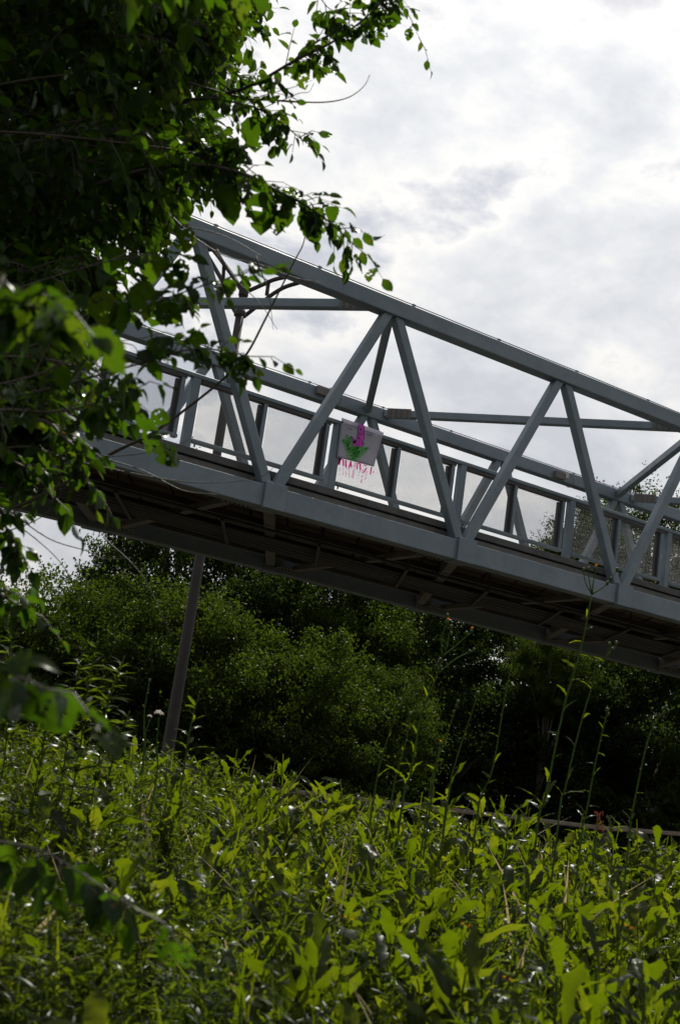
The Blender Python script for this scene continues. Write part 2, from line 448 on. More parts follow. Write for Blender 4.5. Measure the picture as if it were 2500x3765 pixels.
# deck panels (joints open as dark lines), top slab above
pk = 0.196
n_p = int((K1-K0)/pk)
me0 = None
for i in range(n_p):
    k = K0+i*pk
    ya, yb = 0.50, WW-0.12
    g_ = 0.006
    V = []
    for h in (-0.018, 0.030):
        for kx, yy in ((k+g_, ya), (k+pk-g_, ya), (k+pk-g_, yb), (k+g_, yb)):
            V.append(BP(kx, yy, h + (0.0018*((i*7) % 3)))-np.array([0, 0, 0]))
    mk('deck_panel', V, [(3, 2, 1, 0), (4, 5, 6, 7), (0, 1, 5, 4), (1, 2, 6, 5), (2, 3, 7, 6), (3, 0, 4, 7)], M['deck'], bridge)
ms = MB()
V = [BP(k, y, h) for h in (0.031, 0.060) for k, y in ((K0, 0.42), (K1, 0.42), (K1, WW-0.05), (K0, WW-0.05))]
mk('deck_slab', V, [(3, 2, 1, 0), (4, 5, 6, 7), (0, 1, 5, 4), (1, 2, 6, 5), (2, 3, 7, 6), (3, 0, 4, 7)], M['curb'], bridge)
# stringers under the deck, then the pipes slung under the beams
for yo in (0.95, 1.9, 2.75, 3.5):
    m = MB(); m.prism(BP(K0, yo, -0.034), BP(K1, yo, -0.034), 0.08, 0.09); m.build('stringer', M['dark_steel'], bridge)
for i, (yo, r) in enumerate(((1.55, 0.03), (2.15, 0.03), (2.30, 0.035), (2.47, 0.04), (2.66, 0.04), (2.85, 0.035), (3.02, 0.035))):
    m = MB(); P = [BP(K0+j*0.25, yo, -0.108)+np.array([0, 0.0, -0.01*math.sin(j*1.3+i)]) for j in range(int((K1-K0)*4)+1)]
    m.tube(P, r, 8); m.build('pipe', M['dark_steel'], bridge, smooth=True)
for k in np.arange(K0+0.3, K1, 0.5):
    m = MB(); a = BP(k, 1.45, -0.127); b = BP(k, 3.12, -0.127); m.prism(a, b, 0.05, 0.03)
    for yo in (1.47, 3.10): m.prism(BP(k, yo, -0.127), BP(k, yo, -0.02), 0.02, 0.02, up=(0, 1, 0))
    m.build('pipe_hanger', M['dark_steel'], bridge)
# near curb: cap plank over a channel; far curb
for yo, nm in ((0.30, 'near'), (WW-0.34, 'far')):
    m = MB(); m.prism(BP(K0, yo+0.10, 0.071), BP(K1, yo+0.10, 0.071), 0.26, 0.036*S, r=0.01); m.build('curb', M['curb'], bridge)
    m = MB(); m.prism(BP(K0, yo+0.07, 0.015), BP(K1, yo+0.07, 0.015), 0.12, 0.062*S); m.build('edge_channel', M['steel2'] if nm == 'near' else M['curb'], bridge)
# outriggers between chord and channel
for k in np.arange(K0, K1+0.01, 0.5):
    m = MB(); m.prism(BP(k, 0.19, -0.05), BP(k, 0.40, -0.05), 0.07, 0.10); m.build('outrigger', M['steel2'], bridge)

# railing
RY = 0.42
HT, HB = 0.449, 0.118
rail = MB().prism(BP(K0, RY+0.05, HT-0.010), BP(K1, RY+0.05, HT-0.010), 0.11, 0.020*S, r=0.012).build('railing', M['steel'], bridge)
DK = 0.695
mesh_cache = None


def strand_mesh(wid, hei):
    """expanded metal: two families of slanted strands clipped to the panel"""
    lwd, swd, t = 0.034, 0.0155, 0.0019
    sl = swd/lwd
    V = []; F = []
    n = 0
    for s_ in (1, -1):
        c = -wid*sl if s_ == 1 else 0.0
        c_end = hei if s_ == 1 else hei+wid*sl
        while c < c_end:
            # line z = c + s_*sl*x
            x0, x1 = 0.0, wid
            z0, z1 = c, c+s_*sl*wid
            if s_ == 1:
                if z0 < 0: x0 = -c/sl
                if z1 > hei: x1 = (hei-c)/sl
            else:
                if z0 > hei: x0 = (c-hei)/sl
                if z1 < 0: x1 = c/sl
            if x1-x0 > 0.01:
                for dy in (-0.0015, 0.0015):
                    for x in (x0, x1):
                        z = c+s_*sl*x
                        V += [(x, dy, z-t/2), (x, dy, z+t/2)]
                F += [(n, n+2, n+3, n+1), (n+4, n+5, n+7, n+6), (n, n+1, n+5, n+4), (n+2, n+6, n+7, n+3), (n, n+4, n+6, n+2), (n+1, n+3, n+7, n+5)]
                n += 8
            c += swd
    return V, F


hw = (0.31-0.012)*LL
Vm, Fm = strand_mesh(hw, (HT-0.045-HB-0.012)*S)
mesh_me = mk('mesh_panel', Vm, Fm, M['galv'], link=False)
for n in range(-5, 9):
    kr = 0.322+DK*(n-1)                     # right edge of the main post
    pw = 0.125/LL
    m = MB(); c0 = BP(kr-pw/2, RY+0.06, HB-0.03); c1 = BP(kr-pw/2, RY+0.06, HT-0.020)
    m.prism(c0, c1, 0.125, 0.11, up=(0, 1, 0), r=0.01); m.build('post', M['steel'], rail)
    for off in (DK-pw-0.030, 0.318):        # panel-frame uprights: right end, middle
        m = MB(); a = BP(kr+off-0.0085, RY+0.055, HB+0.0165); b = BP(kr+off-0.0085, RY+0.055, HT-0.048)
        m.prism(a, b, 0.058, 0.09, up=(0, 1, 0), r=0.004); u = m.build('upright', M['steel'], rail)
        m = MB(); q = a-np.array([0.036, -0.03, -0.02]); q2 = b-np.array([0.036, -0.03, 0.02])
        m.prism(q-np.array([0.022, 0, 0]), q2-np.array([0.022, 0, 0]), 0.062, 0.05, up=(0, 1, 0)); m.build('shade_strip', M['dark_steel'], rail)  # dark strip paints in the shaded left side of the upright
    ka, kb = kr+0.004, kr+DK-pw-0.026
    m = MB(); m.prism(BP(ka, RY+0.055, HB+0.008), BP(kb, RY+0.055, HB+0.008), 0.10, 0.016*S, r=0.004); m.build('bottom_rail', M['steel'], rail)
    m = MB(); m.prism(BP(ka, RY+0.06, HT-0.038), BP(kb, RY+0.06, HT-0.038), 0.10, 0.020*S); m.build('frame_rail', M['dark_steel'], rail)  # dark colour stands in for shade along the inner top of the frame
    m = MB(); bq = BP(ka+0.02, RY+0.05, HB-0.004); m.lathe(bq, [(0.012, 0), (0.012, -0.035), (0.005, -0.045)], 6); m.build('bolt', M['dark_steel'], rail)
    for j, off in enumerate((0.010, 0.328)):
        o = obj('mesh_panel', mesh_me, rail, BP(kr+off, RY+0.05, HB+0.014))
        o['kind'] = 'stuff'
    # pale base box behind the post foot
    if n >= 0:
        m = MB(); q = BP(kr+0.10, RY+0.9, 0.098); m.box(q-np.array([0.13, 0.05, 0.06]), q+np.array([0.13, 0.05, 0.04])); m.build('deck_light', M['glass'], bridge)

# junction boxes with cable loops on the far top chord
for (px, py) in ((1187, 1433), (2055, 1742)):
    yo = WW
    d_ = (D0+yo)/((at(px, py, 1)-EYE)[1]); p = at(px, py, d_)-np.array([0, 0, 0.05])
    m = MB(); m.box(p+np.array([-0.17, -0.09, -0.07]), p+np.array([0.10, 0.0, 0.07])); jb = m.build('junction_box', M['steel2'], bridge)
    m = MB(); m.box(p+np.array([0.11, -0.10, -0.02]), p+np.array([0.19, -0.01, 0.11])); m.build('lamp_head', M['glass'], jb)
    P = [p+np.array([0.12+0.15*math.cos(t)+0.12, -0.06, 0.05+0.15*math.sin(t)-0.10]) for t in np.linspace(2.2, -3.4, 16)]
    m = MB(); m.tube(P, 0.006, 5); m.build('cable', M['dark_steel'], jb)

# ------------------------------------------------------------------ banner over the rail
def on_rail(px, py, yo):
    d_ = (D0+yo)/((at(px, py, 1)-EYE)[1]); return at(px, py, d_)


def c3(x, y, yo=RY-0.02):            # position in the close crop used while measuring the banner
    return on_rail(1100+x*0.2551, 1400+y*0.2551, yo)


banner = bpy.data.objects.new('cloth_banner', None); col.objects.link(banner)
tag(banner, 'grey cloth banner with green fern leaves and magenta arm, hung over the bridge railing', 'banner')
TL, TR, BRc, BLc = (614, 533), (1217, 745), (1072, 1238), (543, 1100)
N = 14
V = []; F = []
for j in range(N+1):
    for i in range(N+1):
        u, v = i/N, j/N
        x = (TL[0]*(1-u)+TR[0]*u)*(1-v)+(BLc[0]*(1-u)+BRc[0]*u)*v
        y = (TL[1]*(1-u)+TR[1]*u)*(1-v)+(BLc[1]*(1-u)+BRc[1]*u)*v
        V.append(c3(x, y, RY-0.025+0.012*math.sin(u*9+v*2)*v))
for j in range(N):
    for i in range(N): a = j*(N+1)+i; F.append((a, a+1, a+N+2, a+N+1))
cl = mk('cloth', V, F, M['banner'], banner, smooth=True)
sm = cl.modifiers.new('thick', 'SOLIDIFY'); sm.thickness = 0.004
m = MB(); m.tube([c3(560, 570, RY-0.035), c3(614, 592, RY-0.04), c3(640, 600, RY-0.04)], 0.008, 5); m.build('tie_string', M['ink'], banner)


def flat(name, polys, m_, parent, lift=0.0):
    """painted shapes: each polygon as a thin raised patch just off the cloth"""
    mb = MB()
    yo = RY-0.046-lift
    for poly in polys:
        n_ = len(poly); cx = sum(p[0] for p in poly)/n_; cy_ = sum(p[1] for p in poly)/n_
        V = [c3(cx, cy_, yo)]+[c3(x, y, yo) for x, y in poly]
        mb.add(V, [(0, 1+i, 1+(i+1) % n_) for i in range(n_)])
    return mb.build(name, m_, parent)


def stroke(pts, wd):
    out = []
    for (x0, y0), (x1, y1) in zip(pts[:-1], pts[1:]):
        L_ = math.hypot(x1-x0, y1-y0)+1e-6; nx, ny = -(y1-y0)/L_*wd/2, (x1-x0)/L_*wd/2
        out.append([(x0+nx, y0+ny), (x1+nx, y1+ny), (x1-nx, y1-ny), (x0-nx, y0-ny)])
    return out


def leaflet(x0, y0, x1, y1, wd, teeth=5):
    """narrow pinna with toothed edge"""
    L_ = math.hypot(x1-x0, y1-y0); ux, uy = (x1-x0)/L_, (y1-y0)/L_; nx, ny = -uy, ux
    quads = []
    for i in range(teeth):
        t0 = i/teeth; t1 = (i+1)/teeth
        w0 = wd*(1-t0*0.85)
        for s_ in (1, -1):
            b0 = (x0+ux*L_*t0, y0+uy*L_*t0); b1 = (x0+ux*L_*t1, y0+uy*L_*t1)
            tip = (x0+ux*L_*(t1+0.04)+nx*s_*w0, y0+uy*L_*(t1+0.04)+ny*s_*w0)
            quads.append([b0, tip, b1] if s_ == 1 else [b0, b1, tip])
    return quads


fern = []
def frond(base, tip, n, ln, wd):
    q = []
    (x0, y0), (x1, y1) = base, tip
    an = math.atan2(y1-y0, x1-x0)
    for i in range(n):
        t = (i+0.5)/n; x = x0+(x1-x0)*t; y = y0+(y1-y0)*t
        l = ln*math.sin(math.pi*min(1, 0.25+0.75*t))**0.6*(1.05-0.6*t)
        for s_ in (1, -1):
            a2 = an+s_*1.0
            q += leaflet(x, y, x+l*math.cos(a2), y+l*math.sin(a2), wd)
    q += leaflet(x0+(x1-x0)*0.8, y0+(y1-y0)*0.8, x1, y1, wd)
    q += stroke([base, tip], 6)
    return q


fern += frond((780, 1150), (690, 920), 5, 90, 24)
fern += frond((740, 1010), (625, 845), 4, 80, 24)
fern += frond((700, 930), (690, 775), 4, 70, 20)
fern += frond((715, 940), (745, 800), 4, 60, 18)
fern += frond((760, 1060), (1000, 965), 7, 110, 24)
fern += frond((740, 1000), (860, 960), 4, 90, 26)
fern += frond((780, 1150), (870, 1010), 4, 80, 24)
flat('fern', fern, M['fern'], banner)
# the arm: thick tapering limb, wrist band, spread thumb
flat('arm', [[(866, 618), (905, 622), (938, 660), (942, 760), (860, 745), (858, 660)],
             [(860, 745), (942, 760), (936, 850), (905, 875), (850, 830), (846, 800)],
             [(846, 800), (905, 875), (936, 900), (930, 925), (905, 940), (860, 950), (815, 935), (822, 870)],
             [(822, 870), (815, 935), (780, 948), (776, 900), (790, 860)],
             [(748, 805), (762, 796), (800, 845), (822, 868), (815, 900), (780, 900), (776, 860)]], M['magenta'], banner, 0.004)
lines = []
for p_, wd in (([(866, 618), (858, 700), (858, 740), (846, 800), (822, 868), (790, 850), (762, 796), (748, 805), (776, 860), (776, 945)], 5),
               ([(905, 622), (940, 665), (942, 760), (936, 850), (912, 880), (936, 905), (925, 935)], 5),
               ([(860, 770), (895, 782), (940, 770)], 6), ([(858, 735), (900, 760), (940, 720)], 4),
               ([(850, 860), (835, 905), (820, 945)], 6), ([(868, 870), (862, 948)], 5), ([(905, 880), (910, 940)], 4)):
    lines += stroke(p_, wd)
lines += [[(878, 690), (890, 682), (906, 700), (902, 718), (888, 716)]]
flat('outline', lines, M['ink'], banner, 0.008)
# the two handwritten captions, too small to read in the photograph: rows of pen strokes
cap = []
rr = random.Random(3)
def scribble(x0, y0, x1, y1, n, h):
    pts = []
    for i in range(n):
        t = i/(n-1)
        if rr.random() < 0.10 and len(pts) > 3:
            cap.extend(stroke(pts, 5)); pts = []
            continue
        pts.append((x0+(x1-x0)*t+rr.uniform(-2, 2), y0+(y1-y0)*t+(h/2 if i % 2 else -h/2)*rr.uniform(0.5, 1.1)))
    if len(pts) > 1: cap.extend(stroke(pts, 5))
scribble(652, 615, 848, 680, 34, 13); scribble(703, 685, 775, 707, 12, 12)
scribble(955, 722, 1080, 762, 20, 12); scribble(965, 765, 1048, 790, 16, 13)
flat('caption', cap, M['ink'], banner, 0.006)

# pink marks on the mesh beneath the banner
pk_ = MB()
def pstroke(pts, wd, seg=3):
    for q in stroke(pts, wd*1.5):
        V = [c3(x, y, RY+0.028) for x, y in q]+[c3(x, y, RY+0.036) for x, y in q]
        pk_.add(V, [(0, 1, 2, 3), (7, 6, 5, 4), (0, 4, 5, 1), (1, 5, 6, 2), (2, 6, 7, 3), (3, 7, 4, 0)])
for pts, wd in (([(548, 1105), (536, 1220)], 12), ([(580, 1110), (568, 1210)], 30), ([(632, 1128), (640, 1225)], 15), ([(670, 1138), (674, 1250)], 15),
                ([(745, 1160), (718, 1255)], 14), ([(742, 1158), (755, 1255)], 12), ([(722, 1215), (752, 1222)], 8), ([(842, 1185), (833, 1280)], 12), ([(842, 1195), (880, 1188)], 9), ([(876, 1195), (882, 1285)], 14),
                ([(872, 1240), (888, 1240)], 10), ([(970, 1255), (925, 1325)], 13), ([(930, 1215), (975, 1225)], 8), ([(1042, 1238), (1024, 1350)], 13), ([(1072, 1300), (1064, 1328)], 8)):
    pstroke(pts, wd)
for x0, y0, x1, y1, wd in ((536, 1220, 512, 1390, 9), (600, 1120, 582, 1370, 5), (634, 1225, 634, 1380, 5), (684, 1240, 672, 1385, 5), (716, 1260, 720, 1395, 6), (808, 1180, 762, 1400, 9), (824, 1180, 775, 1420, 5),
                           (880, 1285, 830, 1440, 6), (918, 1220, 895, 1480, 9), (975, 1300, 945, 1450, 7), (925, 1330, 885, 1470, 5)):
    n_ = 9
    for i in range(n_):
        if rr.random() < 0.15: continue
        t0, t1 = i/n_, (i+0.7)/n_
        pstroke([(x0+(x1-x0)*t0, y0+(y1-y0)*t0), (x0+(x1-x0)*t1, y0+(y1-y0)*t1)], wd)
pl_ = pk_.build('pink_lettering', M['pink'])
tag(pl_, 'dripping hot pink paint marks on the railing mesh just below the cloth banner', 'graffiti')

# ------------------------------------------------------------------ tall lamp mast behind the bridge
mast = bpy.data.objects.new('lamp_mast', None); col.objects.link(mast)
tag(mast, 'tall brown-grey lamp mast with curved twin brackets standing behind the bridge', 'lamp post')
DM = 30.0
top = at(904, 1030, DM); bot2 = at(638, 2694, DM)
base_xy = (top[:2]+at(747, 2047, DM)[:2])/2
gz = ground_z(*base_xy)
def mz(py): return None
zt = top[2]
mx, my = top[0], top[1]
MB().lathe((mx, my, gz), [(0.155, 0), (0.15, 1), (0.11, (zt-gz)*0.6), (0.10, zt-gz-0.4)], 14).build('pole', M['pole'], mast, smooth=True)
MB().lathe((mx, my, zt-0.4), [(0.12, 0), (0.12, 0.26), (0.15, 0.27), (0.15, 0.31), (0.05, 0.44), (0.03, 0.5)], 12).build('finial', M['pole'], mast)
def c6(x, y, dd=0.0): return at(550+x*0.38265, 750+y*0.38265, DM+dd)
off6 = np.array([mx, my, 0])-np.array([*c6(885, 1000)[:2], 0]); off6[2] = 0
zc = zt
MB().lathe((mx, my, c6(870, 1110)[2]), [(0.13, 0), (0.15, 0.02), (0.15, 0.10), (0.13, 0.14)], 12).build('collar', M['pole'], mast)
for nm, P in (('bracket', [(840, 1060, 0), (780, 950, 0.1), (715, 770, 0.2), (620, 600, 0.5), (520, 430, 0.9)]),
              ('bracket', [(885, 830, 0), (800, 690, 0.1), (715, 575, 0.2), (650, 490, 0.5), (590, 420, 0.9)]),
              ('bracket', [(905, 1085, 0), (1050, 970, -0.1), (1190, 862, -0.2), (1310, 795, -0.4), (1440, 755, -0.6)]),
              ('bracket', [(945, 838, 0), (1110, 765, -0.1), (1190, 730, -0.2), (1290, 705, -0.4), (1400, 690, -0.6)]),
              ('bracket_stay', [(716, 590, 0.2), (706, 770, 0.2)]), ('bracket_stay', [(1142, 760, -0.1), (1126, 880, -0.1)])):
    Q = [c6(*p) for p in P]
    if len(Q) > 2: Q = smooth_path(Q, 4)
    MB().tube(Q, 0.055 if nm == 'bracket' else 0.05, 6).build(nm, M['pole'], mast)
for (x, y, dd) in ((545, 420, 0.9), (1420, 700, -0.6)):
    q = c6(x, y, dd); m = MB(); m.lathe(q, [(0.04, 0.15), (0.16, 0.08), (0.2, -0.02), (0.05, -0.05)], 12); m.build('lamp_head', M['pole'], mast)

# ------------------------------------------------------------------ timber barrier beyond the weeds
bar = bpy.data.objects.new('timber_barrier', None); col.objects.link(bar)
tag(bar, 'low weathered timber barrier half hidden behind the weeds', 'barrier')
PB = [at(200, 2806, 17), at(985, 2900, 18), at(1400, 2948, 19), at(2230, 3046, 22), at(2520, 3068, 23.5), at(3200, 3142, 26)]
for a, b in zip(PB[:-1], PB[1:]):
    MB().prism(a, b, 0.16, 0.07, r=0.02).build('rail', M['timber'], bar)
    n_ = max(1, int(np.linalg.norm(b-a)/2.4))
    for i in range(n_):
        p = a+(b-a)*(i/n_); g_ = ground_z(p[0], p[1])
        MB().box((p[0]-0.07, p[1]-0.07, g_-0.1), (p[0]+0.07, p[1]+0.07, p[2]-0.036)).build('post', M['bark'], bar)


# ------------------------------------------------------------------ leaf shapes
def leaf_grid(N, cols, half, fold=0.25, bend=0.3, holes=0, seed=0, wavy=0.0, petiole=0.0):
    """leaf along +Y, face up +Z, unit length; half(t) half width. returns verts, quads"""
    r_ = random.Random(seed); V = []; F = []
    for i in range(N+1):
        t = i/N; h = half(t, i)
        for c in range(cols+1):
            s_ = -1+2*c/cols
            jx = r_.uniform(-0.15, 0.15)/cols if 0 < c < cols and 0 < i < N and holes else 0
            x = h*(s_+jx*0.8)
            z = abs(s_)*h*fold-bend*t*t+wavy*math.sin(t*14+c*2)*h
            V.append((x, petiole+t*(1-petiole)-(0.12*abs(s_)*h if i == N else 0), z))
    for i in range(N):
        for c in range(cols):
            a = i*(cols+1)+c
            if holes and 0 < i < N-1 and r_.random() < holes*(0.5+0.8*math.sin(math.pi*i/N)): continue
            F.append((a, a+1, a+cols+2, a+cols+1))
    if petiole > 0:
        b = len(V); V += [(-0.012, 0, 0.0), (0.012, 0, 0.0), (0.008, petiole+0.03, 0.0), (-0.008, petiole+0.03, 0)]; F.append((b, b+1, b+2, b+3))
    return np.array(V), np.array(F)


def elm_half(w_=0.32, teeth=True):
    def h(t, i):
        b = w_*math.sin(math.pi*min(1, t**0.82*0.985+0.015))**0.75
        if t > 0.93: b *= 0.6
        return b*(1.07 if (i % 2 and teeth) else 0.93)
    return h


def lobed_half(w_=0.13, seed=0, deep=0.5):
    r_ = random.Random(seed); ph = r_.random()
    def h(t, i):
        env = (0.35+0.65*math.sin(math.pi*min(1, t**1.25))**0.7)*(1 if t < 0.9 else max(0.02, (1-t)*8))
        lob = 1-deep*(0.5+0.5*math.cos(i*math.pi)) if i % 2 == 0 else 1
        return w_*env*lob*(0.8+0.4*math.sin(t*5+ph*6)*0.5)
    return h


def blade_half(w_=0.02):
    def h(t, i): return w_*(1-t**2.2)+0.0005
    return h


def euler(yaw, pitch, roll):
    """arrays -> rotation matrices: leaf +Y turned to heading yaw, raised by pitch, rolled"""
    cy, sy, cp, sp, cr, sr = np.cos(yaw), np.sin(yaw), np.cos(pitch), np.sin(pitch), np.cos(roll), np.sin(roll)
    Z = np.zeros_like(cy); O = np.ones_like(cy)
    Rz = np.stack([np.stack([cy, -sy, Z], -1), np.stack([sy, cy, Z], -1), np.stack([Z, Z, O], -1)], -2)
    Rx = np.stack([np.stack([O, Z, Z], -1), np.stack([Z, cp, -sp], -1), np.stack([Z, sp, cp], -1)], -2)
    Ry = np.stack([np.stack([cr, Z, sr], -1), np.stack([Z, O, Z], -1), np.stack([-sr, Z, cr], -1)], -2)
    return Rz@Rx@Ry


def scatter(tv, tf, P, Rm, sc_, tint):
    """copy a template to N places -> verts, faces, tint arrays"""
    n = len(P); k = len(tv)
    V = np.einsum('nij,kj->nki', Rm, tv)*np.asarray(sc_).reshape(n, 1, -1)+P[:, None, :]
    F = (tf[None]+(np.arange(n)*k)[:, None, None]).reshape(-1, tf.shape[1])
    return V.reshape(-1, 3), F, np.repeat(tint, k)


class Acc:
    def __init__(s): s.V = []; s.F = []; s.T = []; s.n = 0
    def add(s, V, F, T):
        s.V.append(V); s.F.append(F+s.n); s.T.append(T); s.n += len(V)
    def build(s, name, m, parent=None):
        return mk(name, np.concatenate(s.V), np.concatenate(s.F), m, parent, tint=np.concatenate(s.T))


# ------------------------------------------------------------------ background trees
def crown_mesh(name, m_, R, H, nclump, nleaf, lsize, seed, shape='round'):
    g = np.random.default_rng(seed)
    tv, tf = leaf_grid(1, 2, lambda t, i: 0.36 if i == 0 else 0.30, 0.35, 0.1)
    C = []
    while len(C) < nclump:
        p = g.normal(size=3); p /= np.linalg.norm(p); p *= g.uniform(0.35, 1.0)**0.5
        if shape == 'tall': p[:2] *= (1-0.45*max(p[2], 0))
        C.append(p*np.array([R, R, H/2]))
    C = np.array(C); rad = g.uniform(0.10, 0.27, nclump)*R
    acc = Acc()
    per = nleaf//nclump
    for c, r in zip(C, rad):
        q = g.normal(size=(per, 3)); q /= np.linalg.norm(q, axis=1)[:, None]; q[:, 2] = np.abs(q[:, 2])*g.choice([1, 1, 1, -0.6], per)
        rr_ = r*(0.55+0.5*g.random(per)**0.5)
        # finger-like sprays
        sp_ = 1+0.35*np.sin(q[:, 0]*7+seed)*np.sin(q[:, 1]*8)+0.25*np.sin(q[:, 2]*11+q[:, 0]*5)
        ax_ = c/np.array([R, R, H/2]); ax_ = ax_/(np.linalg.norm(ax_)+1e-6)+np.array([0, 0, 0.5]); ax_ /= np.linalg.norm(ax_)
        q2 = q*(rr_*sp_)[:, None]*0.72; q2 = q2+(q2@ax_)[:, None]*ax_*g.uniform(0.5, 1.8)
        P = c+q2*np.array([1, 1, 0.9])
        Rm = euler(g.uniform(0, 6.28, per), g.normal(-0.5, 0.55, per), g.normal(0, 0.7, per))
        acc.add(*scatter(tv, tf, P, Rm, g.uniform(0.6, 1.15, per)*lsize, g.random(per)))
    me = mk(name, np.concatenate(acc.V), np.concatenate(acc.F), m_, tint=np.concatenate(acc.T), link=False)
    return me, C


def trunk_obj(parent, R, H, base_z, C, seed, thick=0.22):
    g = random.Random(seed); m = MB()
    topz = 0.25*H
    m.tube(smooth_path([(0, 0, base_z), (g.uniform(-.2, .2), g.uniform(-.2, .2), (base_z+topz)*0.5), (g.uniform(-.3, .3), g.uniform(-.3, .3), topz)], 4), [thick*(1-0.07*i) for i in range(9)], 8)
    for c in C[::max(1, len(C)//10)]:
        z0 = base_z+(topz-base_z)*g.uniform(0.4, 0.95)
        m.tube(smooth_path([(0, 0, z0), c*0.5+np.array([0, 0, z0*0.3]), c], 3), [thick*0.4, thick*0.33, thick*0.26, thick*0.2, thick*0.15, thick*0.1, 0.02], 5)
    return m.build('trunk', M['bark'], parent)


kinds = {}
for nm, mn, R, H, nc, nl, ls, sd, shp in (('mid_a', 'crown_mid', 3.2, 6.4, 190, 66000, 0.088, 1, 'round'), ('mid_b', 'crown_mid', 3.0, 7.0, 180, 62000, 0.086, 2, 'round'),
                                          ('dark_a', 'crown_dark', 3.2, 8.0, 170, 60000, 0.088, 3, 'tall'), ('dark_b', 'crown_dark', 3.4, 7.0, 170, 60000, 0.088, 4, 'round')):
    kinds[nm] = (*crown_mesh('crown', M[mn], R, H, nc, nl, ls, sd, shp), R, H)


def tree(x, y, d, kind, s, label, zs=1.0):
    """crown centred on frame position (x, y), d metres off"""
    me, C, R, H = kinds[kind]
    c = A(x, y, d); g_ = float(ground_z(c[0], c[1]))
    e = bpy.data.objects.new('tree', None); col.objects.link(e); e.location = (c[0], c[1], g_)
    rz = random.uniform(0, 6.28)
    cr = obj('crown', me, e, (0, 0, c[2]-g_), (0, 0, rz)); cr.scale = (s, s, s*zs)
    tr = trunk_obj(e, R, H, (g_-c[2])/(s*zs), C, int(x+y)); tr.location = (0, 0, c[2]-g_); tr.rotation_euler = (0, 0, rz); tr.scale = (s, s, s*zs)
    tag(e, label, 'tree', 'trees beyond the bridge')
    return e


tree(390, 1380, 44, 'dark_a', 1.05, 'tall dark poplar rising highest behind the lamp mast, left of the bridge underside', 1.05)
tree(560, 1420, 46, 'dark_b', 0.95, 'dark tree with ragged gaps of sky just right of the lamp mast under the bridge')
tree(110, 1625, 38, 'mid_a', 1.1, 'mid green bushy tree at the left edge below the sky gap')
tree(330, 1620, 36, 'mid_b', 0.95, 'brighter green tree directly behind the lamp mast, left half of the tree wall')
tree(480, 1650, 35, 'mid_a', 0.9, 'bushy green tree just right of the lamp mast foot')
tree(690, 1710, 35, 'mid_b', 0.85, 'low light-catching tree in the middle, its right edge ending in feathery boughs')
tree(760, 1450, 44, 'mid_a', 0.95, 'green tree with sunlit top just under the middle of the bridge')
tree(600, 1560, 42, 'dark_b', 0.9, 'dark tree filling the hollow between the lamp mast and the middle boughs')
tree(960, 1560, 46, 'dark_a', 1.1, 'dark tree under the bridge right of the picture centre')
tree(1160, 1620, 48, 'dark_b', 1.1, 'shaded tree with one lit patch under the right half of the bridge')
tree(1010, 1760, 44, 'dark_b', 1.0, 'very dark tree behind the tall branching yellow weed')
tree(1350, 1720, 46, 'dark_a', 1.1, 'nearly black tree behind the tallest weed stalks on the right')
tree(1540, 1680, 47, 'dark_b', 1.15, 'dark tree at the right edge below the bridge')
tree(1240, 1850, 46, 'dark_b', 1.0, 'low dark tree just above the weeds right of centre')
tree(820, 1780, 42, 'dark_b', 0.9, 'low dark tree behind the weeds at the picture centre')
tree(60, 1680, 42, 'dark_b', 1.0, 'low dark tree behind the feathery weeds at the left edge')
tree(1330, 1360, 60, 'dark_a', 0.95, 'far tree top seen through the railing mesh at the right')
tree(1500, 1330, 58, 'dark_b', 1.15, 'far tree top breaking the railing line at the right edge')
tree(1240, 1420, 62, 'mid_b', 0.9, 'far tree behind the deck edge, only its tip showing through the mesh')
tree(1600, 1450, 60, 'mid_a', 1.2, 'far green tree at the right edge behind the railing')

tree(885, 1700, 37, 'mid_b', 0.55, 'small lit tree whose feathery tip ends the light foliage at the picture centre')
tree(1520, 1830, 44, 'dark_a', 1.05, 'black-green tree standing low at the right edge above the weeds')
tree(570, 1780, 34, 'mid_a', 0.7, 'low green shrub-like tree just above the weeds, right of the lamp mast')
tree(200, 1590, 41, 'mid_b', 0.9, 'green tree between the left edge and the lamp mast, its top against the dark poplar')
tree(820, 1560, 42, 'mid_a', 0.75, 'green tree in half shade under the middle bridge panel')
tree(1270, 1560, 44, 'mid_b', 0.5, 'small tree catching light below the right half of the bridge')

# dark understorey below the tree wall
g = np.random.default_rng(21)
tv, tf = leaf_grid(1, 2, lambda t, i: 0.36 if i == 0 else 0.30, 0.35, 0.1)
acc = Acc()
n_u = 70000
dd = g.uniform(41, 50, n_u); ll = g.uniform(-22, 26, n_u)
xy = dd[:, None]*FW+ll[:, None]*RT
hh = (2.4+1.2*np.sin(ll*0.9+dd)+0.8*np.sin(ll*2.3))*g.random(n_u)**0.6
P = np.column_stack([xy, ground_z(xy[:, 0], xy[:, 1])+hh])
acc.add(*scatter(tv, tf, P, euler(g.uniform(0, 6.28, n_u), g.normal(-0.4, 0.5, n_u), g.normal(0, 0.6, n_u)), g.uniform(0.12, 0.26, n_u), g.random(n_u)))
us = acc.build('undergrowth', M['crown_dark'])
tag(us, 'dark undergrowth at the foot of the trees', 'undergrowth', kind='stuff')

